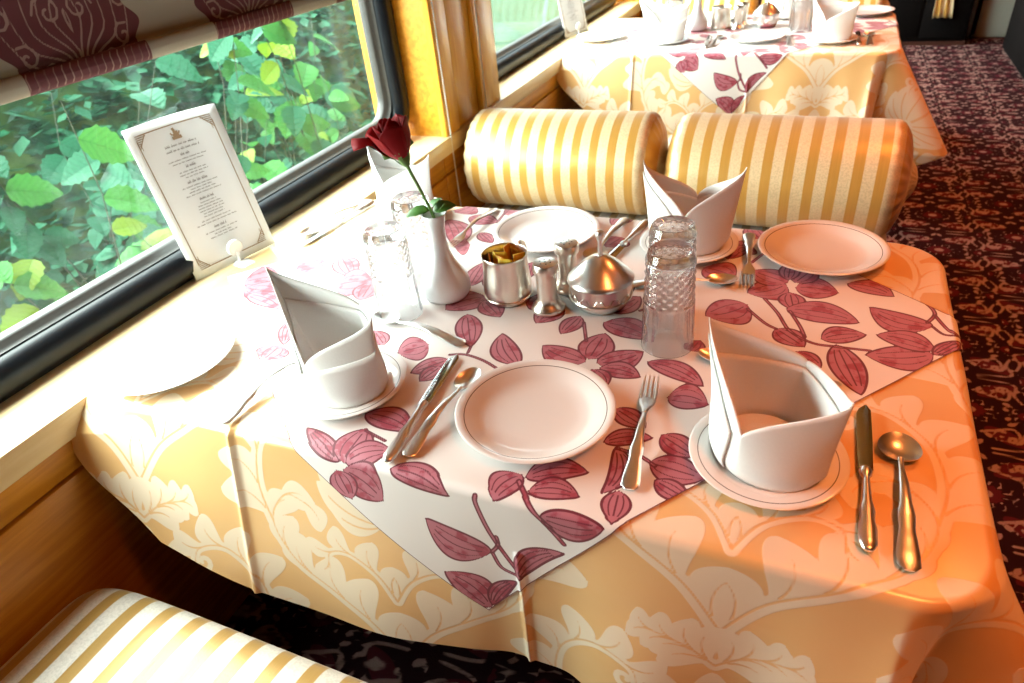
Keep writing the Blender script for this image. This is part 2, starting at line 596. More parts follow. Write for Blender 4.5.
def damask_motif(X, Y):
    """acanthus scrolls mirrored about the middle line"""
    d = np.full(X.shape, 9.0)
    gaps = np.full(X.shape, 9.0)

    def frond(pts, w0, w1, lobes, side, ln, lean=0.9):
        """curved stem with overlapping lobes along one or both sides: one acanthus frond"""
        nonlocal d, gaps
        P = smooth_path(pts, 6)
        d = np.minimum(d, sd_poly(X, Y, P, w0, w1))
        n = len(P)
        for k in range(lobes):
            f = (k + .35) / lobes
            i = min(int(f * (n - 1)), n - 2)
            (x0, y0), (x1, y1) = P[i], P[i + 1]
            a = math.atan2(y1 - y0, x1 - x0)
            for s in ((1, -1) if side == 0 else (side,)):
                q = a + s * lean * (1 - .35 * f)
                l = ln * (1 - .45 * f) * (1 if s == side or side == 0 else .8)
                dd, t, o, w = sd_leaf(X, Y, x0, y0, x0 + l * math.cos(q), y0 + l * math.sin(q), l * .33, -.22 * s, 1.5, .6)
                d = np.minimum(d, dd)
                gaps = np.minimum(gaps, np.where((t > .12) & (t < .72), np.abs(o) - .0022 * (1.1 - t), 9))
        gaps = np.minimum(gaps, sd_poly(X, Y, P, .0022, .0012))
    # upright plume in the middle
    for ang, l, hw, bd in ((90, .175, .030, 0), (68, .170, .030, -.08), (46, .155, .028, -.12), (25, .130, .024, -.16), (4, .10, .020, -.2)):
        a = math.radians(ang)
        dd, t, o, w = sd_leaf(X, Y, .002, .03, .002 + l * math.cos(a), .03 + l * math.sin(a), hw, bd, 1.4, .7)
        d = np.minimum(d, dd)
        gaps = np.minimum(gaps, np.where((t > .12) & (t < .8), np.abs(o) - .0020, 9))
    frond([(.0, -.27), (.05, -.20), (.12, -.15), (.19, -.10), (.225, -.02), (.19, .04), (.145, .03)], .014, .008, 8, 1, .115)
    frond([(.225, -.02), (.24, .05), (.225, .13), (.17, .185), (.11, .175), (.10, .13)], .013, .007, 7, -1, .105)
    frond([(.0, -.13), (.03, -.08), (.08, -.05), (.12, -.06), (.125, -.095)], .010, .006, 5, 1, .078)
    frond([(.0, .22), (.04, .25), (.09, .265)], .010, .006, 4, 0, .075)
    d = np.minimum(d, sd_poly(X, Y, spiral(.165, .035, .026, 0.6, 1.2, 1, 14), .0065, .004))
    d = np.minimum(d, sd_poly(X, Y, spiral(.118, .15, .024, 2.2, 1.2, 1, 14), .006, .004))
    return np.maximum(d, -gaps)

def carpet_sdf(U, V):
    tw, th = 0.30, 0.36
    col = np.floor(U / tw)
    X = U - (col + 0.5) * tw
    Vs = V + (col % 2) * th / 2
    Y = Vs - (np.floor(Vs / th) + 0.5) * th
    a = np.full(U.shape, 9.0)
    b = np.full(U.shape, 9.0)

    def rosette(cx, cy, R, n, sx=1.0):
        nonlocal a, b
        x, y = (X - cx) / sx, Y - cy
        r = np.hypot(x, y)
        th_ = np.arctan2(y, x)
        pet = np.abs(np.cos(th_ * n / 2))
        outer = r - R * (0.72 + 0.28 * pet)
        inner = r - R * (0.50 + 0.18 * pet)
        ring = np.maximum(outer, -(inner))
        rays = np.where((r > R * .25), (0.55 - pet) * R * .4, 9)
        a = np.minimum(a, np.maximum(ring, -np.maximum(rays - .004, outer + .004)))
        a = np.minimum(a, r - R * .24)
        b = np.minimum(b, inner + .004)
    rosette(0, 0, .062, 12, 1.25)
    rosette(tw / 2, 0, .040, 8, 1.2)
    rosette(-tw / 2, 0, .040, 8, 1.2)
    rosette(.075, th * .30, .034, 8)
    rosette(-.075, -th * .30, .034, 8)
    rosette(-.07, th * .31, .026, 6)
    rosette(.07, -th * .31, .026, 6)
    for sx in (1, -1):
        for sy in (1, -1):
            p = smooth_path([(sx * .02, sy * .10), (sx * .06, sy * .085), (sx * .105, sy * .07), (sx * .12, sy * .11)], 4) + spiral(sx * .10, sy * .118, .020, 0, 1.1, sx * sy, 9)
            a = np.minimum(a, sd_poly(X, Y, p, .0050))
            p = smooth_path([(sx * .145, sy * .06), (sx * .13, sy * .10), (sx * .14, sy * .15), (sx * .10, sy * .165), (sx * .04, sy * .17)], 4)
            a = np.minimum(a, sd_poly(X, Y, p, .0045))
            for q in ((.09, .055, .118, .04), (.03, .10, .045, .125), (.02, .135, .0, .165), (.13, .13, .15, .12), (.09, .03, .105, .012)):
                a = np.minimum(a, sd_leaf(X, Y, sx * q[0], sy * q[1], sx * q[2], sy * q[3], .008)[0])
            b = np.minimum(b, sd_leaf(X, Y, sx * .03, sy * .075, sx * .14, sy * .15, .028)[0])
    return a, b

# ------------------------------------------------------------------ the car: floor, walls, windows, ceiling
XI = 0.02                       # inner face of the window wall
TOP = 0.757                     # table board
PITCH = 2.60                    # from one table bay to the next

ys = [-3.2, -1.5, -0.6]
y = -0.5
while y < 6.8:
    ys.append(y)
    y += 0.0068 + 0.0024 * max(0, y)
ys.append(6.8)
xs = np.concatenate([np.arange(-0.02, 1.38, 0.016), np.arange(1.38, 2.62, 0.0068), np.linspace(2.62, 3.3, 12)])
FX, FY = np.meshgrid(xs, np.array(ys), indexing='xy')
ca, cb = carpet_sdf(FX - 0.07, FY + 0.05)
struct(fast_grid('floor', np.stack([FX, FY, 0 * FX], -1), 'carpet', {'motif': ca, 'second': cb}), 'maroon carpet with beige rosettes and scrolls along the aisle')

WINDOWS = [(-0.75, 1.43), (1.90, 4.08), (4.55, 6.73)]
wall = MB()
wall.box((-0.25, -3.4, 0), (0.004, 6.9, 0.70))
wall.box((-0.25, -3.4, 1.95), (0.004, 6.9, 2.35))
for a, b in ((-3.40, -0.75), (1.43, 1.90), (4.08, 4.55)):
    wall.box((-0.25, a + 0.006, 0.70), (0.004, b - 0.006, 1.95))
wl = struct(wall.build('wall_left', 'wood', smooth=False), 'orange varnished wooden window wall')
# panels and boards proud of the wall, dark joints between them
def board(a, b, mat='wood', bev=0.004):
    return MB().box(a, b, bev).build('board', mat, wl, angle=30)
for a, b in ((-3.2, -1.26), (-1.25, 1.395), (1.402, 4.05), (4.057, 6.8)):
    MB().box((0.004, a, 0.04), (XI, b, 0.630), 0.004).build('panel', 'wood', wl, angle=30)
    MB().box((0.004, a, 0.637), (XI, b, 0.722), 0.004).build('panel', 'wood', wl, angle=30)
for k in range(3):
    o_ = -2.65 + 2.65 * k
    board((0.004, 1.430 + o_, 0.757), (XI + 0.006, 1.535 + o_, 1.95), 'wood_up')
    board((0.004, 1.541 + o_, 0.757), (XI - 0.004, 1.712 + o_, 1.95), 'wood_up')
    board((0.004, 1.718 + o_, 0.757), (XI + 0.012, 1.742 + o_, 1.95), 'wood_up')
    board((0.004, 1.752 + o_, 0.757), (XI, 1.900 + o_, 1.95), 'wood_up')
struct(MB().box((-0.25, -3.4, 0.70), (XI + 0.012, 6.9, TOP), 0.006).build('trim_1', 'sill', angle=30), 'pale varnished wooden window sill along the wall')
struct(MB().box((-0.3, -3.45, 2.35), (3.4, 6.95, 2.42)).build('ceiling', 'ceiling', smooth=False), 'orange wood ceiling')
wr = struct(MB().box((3.3, -3.45, 0), (3.4, 6.95, 2.4)).build('wall_right', 'wood_dark', smooth=False), 'wooden wall across the aisle')
struct(MB().box((-0.25, -3.45, 0), (3.35, -3.4, 2.4)).build('wall_back', 'wood_dark', smooth=False), 'wooden end wall behind')
struct(MB().box((-0.25, 6.85, 0), (3.35, 6.95, 2.4)).build('wall_far', 'wood_dark', smooth=False), 'dark end wall of the car')

def rounded_path(y0, y1, z0, z1, r, n=9):
    pts = []
    for cy, cz, a0 in ((y1 - r, z1 - r, 0), (y0 + r, z1 - r, PI / 2), (y0 + r, z0 + r, PI), (y1 - r, z0 + r, 1.5 * PI)):
        for k in range(n):
            a = a0 + PI / 2 * k / (n - 1)
            pts.append((cy + r * math.cos(a), cz + r * math.sin(a), math.cos(a), math.sin(a)))
    return pts

def frame_sweep(path, prof):
    mb = MB()
    R = [[(x, py - ny * s, pz - nz * s) for s, x in prof] for py, pz, ny, nz in path]
    R.append(R[0])
    return mb.loft(R, caps=False)

for k, (a, b) in enumerate(WINDOWS):
    w = bpy.data.objects.new('window_%d' % (k + 1), None)
    COL.objects.link(w)
    struct(w, 'wide train window with rounded black rubber frame')
    path = rounded_path(a + 0.005, b + 0.012, TOP - 0.003, 1.96, 0.13)
    fat = [(0.0, -0.17), (0.0, -0.118), (0.010, -0.102), (0.026, -0.094), (0.048, -0.096), (0.064, -0.106), (0.072, -0.122), (0.072, -0.17)]
    frame_sweep(path, fat).build('frame', 'rubber', w, angle=60)
    path2 = rounded_path(a + 0.074, b - 0.057, TOP + 0.066, 1.90, 0.085)
    frame_sweep(path2, [(0.0, -0.17), (0.0, -0.135), (0.006, -0.128), (0.010, -0.140), (0.018, -0.143), (0.022, -0.15), (0.022, -0.17)]).build('gasket', 'gasket', w, angle=60)
    pane = MB().box((-0.163, a + 0.08, TOP + 0.075), (-0.159, b - 0.06, 1.885))
    pane.build('pane', 'pane', w, smooth=False)

# fabric roman blind on the near window
def make_blind(y0, y1, label):
    t = thing('window_blind', label, 'blind', (-0.055, (y0 + y1) / 2, 1.22))
    yy = np.arange(y0, y1, 0.0032)
    zz = np.concatenate([np.arange(1.238, 1.5, 0.0032), np.linspace(1.5, 1.93, 30)])
    Y, Z = np.meshgrid(yy, zz)
    per = 0.44
    c0 = 0.32
    u = Y - c0
    u = u - np.round(u / per) * per
    v = Z - 1.30
    r = np.hypot(u / 0.80, v - 0.10)
    th_ = np.arctan2(v - 0.10, u / 0.80)
    motif = r - 0.165 * (1 + 0.06 * np.cos(th_ * 11) + 0.05 * np.cos(th_ * 5 + .6))
    motif = np.minimum(motif, np.maximum(np.abs(u) - 0.135 - 0.012 * np.cos(v * 90), np.abs(v + 0.02) - 0.10))
    line = np.full(Y.shape, 9.0)
    au = np.abs(u)
    for q in range(13):
        an = math.radians(8 + q * 13)
        p = [(0, -.075), (.05 * math.cos(an), -.075 + .05 * math.sin(an)), (.11 * math.cos(an - .18), -.075 + .11 * math.sin(an - .18)), (.17 * math.cos(an + .1), -.075 + .17 * math.sin(an + .1))]
        line = np.minimum(line, sd_poly(au, v, smooth_path(p, 4), .0024, .0014))
    for cx, cy, rr, a0, sg in ((.03, .04, .03, 0, 1), (.09, .09, .026, 2, -1), (.10, -.02, .022, 1, 1), (.045, .13, .026, 3, 1), (.085, .165, .02, 0, -1), (.12, .04, .018, 2, 1), (.06, -.05, .016, 0, 1)):
        line = np.minimum(line, sd_poly(au, v, spiral(cx, cy, rr, a0, 1.2, sg, 10), .0022))
    x = 0.004 * np.sin(Y * 9) * (Z > 1.27) + 0.0015 * np.sin(Z * 60)
    P = np.stack([x, Y - (y0 + y1) / 2, Z - 1.22], -1)
    main = fast_grid('fabric', P, 'blind', {'motif': motif, 'line': line}, t)
    sm = main.modifiers.new('thickness', 'SOLIDIFY')
    sm.thickness = 0.002
    # padded hem bar in front of the cloth
    a = np.linspace(0, 2 * PI, 14)
    ring = np.stack([0.012 + 0.007 * np.cos(a), 0.026 + 0.018 * np.sin(a)], -1)
    yy2 = np.arange(y0, y1, 0.004)
    P = np.zeros((len(yy2), len(a), 3))
    P[..., 0] = ring[None, :, 0]
    P[..., 1] = yy2[:, None] - (y0 + y1) / 2
    P[..., 2] = ring[None, :, 1]
    uu = yy2 - c0
    uu = (uu - np.round(uu / per) * per)[:, None] + 0 * P[..., 0]
    mo = np.abs(uu) - 0.13
    ln = np.minimum(np.abs(((uu * 60 + P[..., 2] * 120) % 1) - .5) * .012 - .0012, 9)
    fast_grid('hem_bar', P, 'blind', {'motif': mo, 'line': ln}, t)
    return t
make_blind(-0.70, 1.395, 'cream fabric window blind with burgundy damask patches, top left')

# bead pull chains on the pier boards
def bead_chain(yc, x, z0, z1, label, sag=0.0):
    t = thing('bead_chain', label, 'chain', (x, yc, z0))
    mb = MB()
    n = int((z1 - z0) / 0.0075)
    for i in range(n):
        z = i * 0.0075
        prof = [(0.0001, -.0034), (.0026, -.0022), (.0036, 0), (.0026, .0022), (.0001, .0034)]
        mb.lathe(prof, 6, (sag * math.sin(PI * i / n), 0, z))
    b_ = mb.build('beads', 'bead', t)
    b_['kind'] = 'stuff'
    MB().tube([(0, 0, 0), (0, 0, z1 - z0)], 0.0007, 5).build('cord', 'bead', t)
    return t
bead_chain(1.445, 0.032, 0.50, 1.93, 'white bead chain hanging beside the near window')
bead_chain(1.730, 0.038, 0.62, 1.93, 'white bead chain hanging left of the second window')

# ceiling lamps over the aisle
for k, y in enumerate((-1.6, -0.2, 1.2, 2.6, 4.0, 5.4)):
    t = thing('ceiling_lamp', 'round brass ceiling lamp over the aisle', 'lamp', (1.72, y, 2.35), group='ceiling lamps over the aisle')
    MB().lathe([(0.001, 0), (0.16, 0), (0.16, -0.02), (0.135, -0.045), (0.125, -0.04), (0.001, -0.015)], 32).build('lamp_base', 'pewter', t)
    ld = bpy.data.lights.new('lamp_light', 'AREA')
    ld.shape = 'DISK'
    ld.size = 0.24
    ld.spread = math.radians(95)
    ld.energy = LAMP_POWER
    ld.color = LAMP_COLOR
    lo = bpy.data.objects.new('lamp_light', ld)
    COL.objects.link(lo)
    lo.parent = t
    lo.location = (0, 0, -0.05)

# ------------------------------------------------------------------ outside
gx = np.concatenate([np.linspace(-40, -6, 18), np.linspace(-5.6, -0.3, 40)])
gy = np.concatenate([np.linspace(-6, 8, 60), np.linspace(9, 60, 24)])
GX, GY = np.meshgrid(gx, gy)
far = np.clip((GY - 6.0) / 3.0, 0, 1)
h = -0.95 + 1.9 * (1 - far) / (1 + np.exp((GX + 2.9) * 3.0)) + 0.05 * np.sin(GX * 3 + GY * 2) + 0.04 * np.sin(GY * 5.3)
struct(fast_grid('ground', np.stack([GX, GY, h], -1), 'grass'), 'pale wet grass bank outside the train')

def leaf_mesh(name, mat, L=0.135, W=0.092, n=13):
    """ovate toothed leaf with a folded midrib and drooping tip, built along +y"""
    v, f = [], []
    ty = np.linspace(0, 1, n)
    for i, t in enumerate(ty):
        w = W / 2 * math.sin(PI * t ** 0.72) ** 0.8 * (1 + (0.09 if i % 2 else -0.07)) if 0 < t < 1 else 0.0008
        z = -0.22 * L * t * t
        v += [(-w, t * L, z + 0.22 * w), (0, t * L + 0.006 * (i % 2), z), (w, t * L, z + 0.22 * w)]
    for i in range(n - 1):
        a = i * 3
        f += [(a, a + 1, a + 4, a + 3), (a + 1, a + 2, a + 5, a + 4)]
    me = bpy.data.meshes.new(name)
    me.from_pydata(v, [], f)
    me.polygons.foreach_set('use_smooth', [False] * len(me.polygons))
    me.materials.append(M[mat])
    me.update()
    return me
LEAF = {k: leaf_mesh('leaf', k) for k in ('leaf_a', 'leaf_b', 'leaf_c')}

def shrub(label, base, stems, nleaf, mats, spread, size=1.0, hmin=0.35):
    t = thing('leafy_shrub', label, 'shrub', base, group='shrubs outside the window')
    sm = MB()
    anchors = []
    for k in range(stems):
        a = random.uniform(0, 2 * PI)
        top = Vector((math.cos(a) * spread * random.uniform(.3, 1), math.sin(a) * spread * 1.3 * random.uniform(.3, 1), random.uniform(1.2, 2.05)))
        pts = [Vector((0.05 * math.cos(a), 0.05 * math.sin(a), 0))]
        for q in range(1, 7):
            s = q / 6
            pts.append(Vector((top.x * s ** 1.4, top.y * s ** 1.4, top.z * s)) + Vector((random.uniform(-.03, .03), random.uniform(-.03, .03), 0)))
        sm.tube([tuple(p) for p in pts], np.linspace(.006, .0015, 7), 5)
        anchors.append(pts)
    sm.build('stem', 'twig', t)
    for k in range(nleaf):
        pts = random.choice(anchors)
        s = random.uniform(hmin, 1) * 6
        i = min(int(s), 5)
        p = pts[i].lerp(pts[i + 1], s - i)
        me = LEAF[random.choices(list(mats), list(mats.values()))[0]]
        o = bpy.data.objects.new('leaf', me)
        COL.objects.link(o)
        o.parent = t
        az = random.uniform(-1.2, 1.2) - PI / 2 + random.choice((0, 0, 0, PI))
        dirv = Vector((math.cos(az + PI / 2), math.sin(az + PI / 2), random.uniform(-.75, .05))).normalized()
        nrm = Vector((random.uniform(.25, 1.0), random.uniform(-.8, .2), random.uniform(.5, 1.1)))
        xx = dirv.cross(nrm).normalized()
        zz = xx.cross(dirv)
        sc = size * random.uniform(.7, 1.35)
        o.matrix_local = Matrix(((xx.x * sc, dirv.x * sc, zz.x * sc, p.x), (xx.y * sc, dirv.y * sc, zz.y * sc, p.y), (xx.z * sc, dirv.z * sc, zz.z * sc, p.z), (0, 0, 0, 1)))
    return t
shrub('bright green toothed-leaf shrub outside, left of the menu card', (-1.15, 0.75, -0.85), 7, 54, {'leaf_a': 5, 'leaf_b': 2, 'leaf_c': 2}, .45, 1.15, .5)
shrub('green leafy shrub outside, behind the menu card top', (-1.35, 1.55, -0.85), 7, 60, {'leaf_a': 4, 'leaf_b': 4, 'leaf_c': 1}, .5, 1.1, .5)
shrub('shrub with yellow-green hanging leaves outside, right of the menu card', (-1.2, 2.35, -0.85), 7, 56, {'leaf_a': 5, 'leaf_b': 3, 'leaf_c': 2}, .5, 1.15, .5)
shrub('dark leafy shrub outside, farther back on the bank at left', (-2.0, 1.35, -0.7), 6, 56, {'leaf_b': 6, 'leaf_a': 1}, .6, 1.25, .4)
shrub('dark leafy shrub outside, farther back toward the second window', (-2.1, 3.0, -0.7), 6, 56, {'leaf_b': 5, 'leaf_a': 2}, .7, 1.25, .4)

def undergrowth():
    n = 11000
    v = np.zeros((n, 4, 3))
    yc = RNG.uniform(-0.5, 7.5, n)
    xc = RNG.uniform(-3.6, -1.6, n)
    zc = -0.95 + 1.9 * (1 - np.clip((yc - 6.0) / 3, 0, 1)) / (1 + np.exp((xc + 2.9) * 3.0)) + RNG.uniform(0, .28, n)
    az = RNG.uniform(0, 2 * PI, n)
    tl = RNG.uniform(-.7, .5, n)
    L = RNG.uniform(.05, .17, n)
    d = np.stack([np.cos(az) * np.cos(tl), np.sin(az) * np.cos(tl), np.sin(tl)], -1)
    s = np.stack([-np.sin(az), np.cos(az), RNG.uniform(-.4, .4, n)], -1)
    c = np.stack([xc, yc, zc], -1)
    v[:, 0] = c
    v[:, 1] = c + d * (L * .45)[:, None] + s * (L * .33)[:, None]
    v[:, 2] = c + d * L[:, None]
    v[:, 3] = c + d * (L * .45)[:, None] - s * (L * .33)[:, None]
    o = mesh_obj('undergrowth', v.reshape(-1, 3), np.arange(n * 4).reshape(-1, 4), 'under', smooth=False)
    tag(o, 'dark green undergrowth leaves covering the bank outside', 'foliage', kind='stuff')
undergrowth()

# ------------------------------------------------------------------ floral print of the table topper (metres on the table)
PRINT_LEAVES = [
    (0.865, 0.324, 0.779, 0.35, 0.029, 0.1), (0.869, 0.334, 0.874, 0.415, 0.031, 0), (0.886, 0.327, 0.952, 0.378, 0.028, -0.1), (0.895, 0.315, 0.964, 0.308, 0.022, 0.1),
    (0.883, 0.306, 0.918, 0.27, 0.021, 0), (0.868, 0.304, 0.842, 0.263, 0.019, 0), (0.757, 0.285, 0.692, 0.367, 0.025, 0.1), (0.598, 0.411, 0.653, 0.313, 0.025, 0),
    (0.606, 0.483, 0.548, 0.417, 0.042, -0.15), (0.592, 0.517, 0.585, 0.628, 0.024, 0), (0.608, 0.468, 0.664, 0.42, 0.025, 0), (0.553, 0.516, 0.539, 0.617, 0.023, 0),
    (0.813, 0.458, 0.797, 0.395, 0.02, 0), (0.862, 0.45, 0.954, 0.42, 0.032, 0.1), (0.863, 0.486, 0.903, 0.556, 0.029, 0), (0.763, 0.487, 0.739, 0.418, 0.028, 0),
    (0.73, 0.49, 0.691, 0.488, 0.029, 0), (0.967, 0.352, 1.064, 0.312, 0.023, 0.1), (1.018, 0.268, 1.079, 0.268, 0.032, 0.2), (0.948, 0.22, 1.001, 0.19, 0.02, 0),
    (1.025, 0.121, 1.1, 0.113, 0.028, 0.0), (1.028, 0.18, 1.081, 0.151, 0.022, 0), (1.039, 0.09, 1.089, 0.068, 0.017, 0), (0.973, 0.136, 0.977, 0.047, 0.018, 0.2),
    (0.998, 0.057, 1.003, 0.004, 0.019, 0), (0.952, 0.143, 1.016, 0.171, 0.017, 0.1), (0.869, 0.043, 0.948, 0.078, 0.023, 0.15), (0.861, 0.045, 0.839, -0.005, 0.024, -0.15),
    (0.882, 0.02, 0.95, 0.031, 0.02, 0.15), (0.907, -0.013, 0.994, -0.005, 0.024, -0.1), (0.863, -0.154, 0.938, -0.073, 0.017, 0.15), (0.824, -0.114, 0.725, -0.074, 0.032, 0.2),
    (0.811, -0.244, 0.744, -0.179, 0.032, -0.15), (0.814, -0.238, 0.86, -0.167, 0.014, 0.1), (0.583, -0.005, 0.495, 0.037, 0.015, 0), (0.593, -0.005, 0.59, 0.063, 0.031, 0),
    (0.597, -0.005, 0.655, 0.032, 0.025, 0.1), (0.591, -0.018, 0.654, -0.058, 0.036, 0.1), (0.577, -0.023, 0.597, -0.07, 0.026, 0), (0.673, 0.002, 0.769, -0.017, 0.02, 0.1),
    (0.569, 0.095, 0.66, 0.08, 0.026, 0.1), (0.573, 0.298, 0.531, 0.26, 0.04, 0), (0.631, 0.266, 0.585, 0.213, 0.022, 0), (0.627, 0.243, 0.612, 0.197, 0.018, 0),
    (0.491, 0.276, 0.446, 0.313, 0.018, 0), (0.038, 0.408, 0.105, 0.451, 0.057, 0.1), (0.063, 0.386, 0.159, 0.391, 0.039, 0), (0.087, 0.365, 0.2, 0.334, 0.028, 0.1),
    (0.19, 0.57, 0.274, 0.491, 0.03, 0), (0.262, 0.447, 0.333, 0.482, 0.06, 0.1), (0.335, 0.478, 0.353, 0.405, 0.03, 0), (0.293, 0.219, 0.292, 0.169, 0.036, 0),
    (0.253, 0.3, 0.298, 0.224, 0.017, 0), (0.17, 0.535, 0.118, 0.493, 0.038, 0), (0.316, 0.628, 0.322, 0.705, 0.035, 0), (0.35, 0.81, 0.443, 0.671, 0.032, 0.1),
    (0.438, 0.675, 0.468, 0.693, 0.048, 0), (0.398, 0.838, 0.482, 0.818, 0.029, 0), (0.483, 0.866, 0.527, 0.925, 0.034, 0), (0.464, 0.757, 0.516, 0.713, 0.018, 0),
    (0.378, 0.904, 0.348, 0.854, 0.047, 0), (0.786, 0.93, 0.76, 0.861, 0.027, 0), (0.801, 0.799, 0.779, 0.748, 0.037, 0), (0.798, 0.98, 0.864, 0.927, 0.036, 0),
    (0.629, 0.912, 0.678, 0.952, 0.035, 0), (0.649, 0.561, 0.644, 0.641, 0.02, 0), (0.833, 0.563, 0.876, 0.614, 0.035, 0), (1.159, 0.665, 1.095, 0.618, 0.037, 0.1),
    (1.161, 0.673, 1.092, 0.707, 0.033, 0), (1.169, 0.636, 1.18, 0.576, 0.023, 0), (1.178, 0.658, 1.251, 0.656, 0.038, 0.1), (1.175, 0.677, 1.207, 0.742, 0.025, 0),
    (1.161, 0.685, 1.163, 0.758, 0.019, 0), (1.267, 0.694, 1.343, 0.664, 0.027, 0.15), (1.168, 0.577, 1.286, 0.559, 0.036, 0.1), (1.399, 0.576, 1.304, 0.615, 0.033, 0.2),
    (1.23, 0.493, 1.297, 0.524, 0.024, 0.1), (1.393, 0.49, 1.297, 0.463, 0.033, 0.1), (1.396, 0.505, 1.314, 0.528, 0.028, -0.1), (1.253, 0.481, 1.29, 0.354, 0.026, 0),
    (1.156, 0.506, 1.204, 0.462, 0.025, 0), (1.191, 0.443, 1.232, 0.411, 0.02, 0), (1.099, 0.574, 1.034, 0.518, 0.043, 0.1), (1.0, 0.699, 1.064, 0.671, 0.041, 0.1),
    (1.04, 0.748, 1.057, 0.837, 0.024, 0), (1.092, 0.854, 1.06, 0.91, 0.023, 0), (1.395, 0.49, 1.435, 0.542, 0.013, 0), (1.44, 0.561, 1.465, 0.55, 0.022, 0),
    (1.06, 0.78, 1.08, 0.813, 0.026, 0), (1.027, 0.402, 1.038, 0.436, 0.018, 0), (1.072, 0.429, 1.109, 0.467, 0.025, 0),
]
PRINT_STEMS = [
     ([(0.848, 0.385), (0.826, 0.44)], 0.0024) ,
     ([(0.755, 0.291), (0.759, 0.268), (0.74, 0.26), (0.695, 0.28), (0.654, 0.288), (0.627, 0.28)], 0.0021) ,
     ([(0.653, 0.313), (0.656, 0.295)], 0.0018) ,
     ([(0.811, -0.005), (0.811, -0.021), (0.826, -0.071), (0.849, -0.117), (0.869, -0.149)], 0.003) ,
     ([(0.826, -0.113), (0.837, -0.095), (0.836, -0.078)], 0.0024) ,
     ([(0.827, -0.117), (0.838, -0.144), (0.863, -0.152)], 0.0024) ,
     ([(0.862, 0.033), (0.888, 0.003), (0.917, -0.027), (0.939, -0.054)], 0.003) ,
     ([(0.973, 0.136), (1.008, 0.13), (1.032, 0.117)], 0.0024) ,
     ([(1.127, 0.603), (1.154, 0.559), (1.178, 0.505), (1.215, 0.477), (1.255, 0.476), (1.303, 0.477)], 0.0024) ,
     ([(1.174, 0.571), (1.193, 0.525), (1.203, 0.492)], 0.0024) ,
     ([(1.376, 0.679), (1.399, 0.642), (1.405, 0.616), (1.392, 0.587)], 0.0024) ,
     ([(1.405, 0.613), (1.423, 0.569), (1.44, 0.561)], 0.0024) ,
     ([(1.399, 0.576), (1.415, 0.555), (1.44, 0.561)], 0.0018) ,
     ([(1.088, 0.741), (1.116, 0.811)], 0.0024) ,
     ([(0.592, 0.059), (0.634, 0.048)], 0.0018) ,
     ([(1.102, 0.56), (1.136, 0.52), (1.156, 0.506)], 0.0024) ,
     ([(0.915, 0.506), (0.938, 0.53)], 0.0024) ,
     ([(0.482, 0.818), (0.476, 0.915)], 0.0024) ,
]

# ------------------------------------------------------------------ tables and cloths
TX0, TX1, TY0, TY1, TR = -0.03, 1.425, 0.010, 0.89, 0.085

def gauss(x, c, w):
    return np.exp(-((x - c) / w) ** 2)

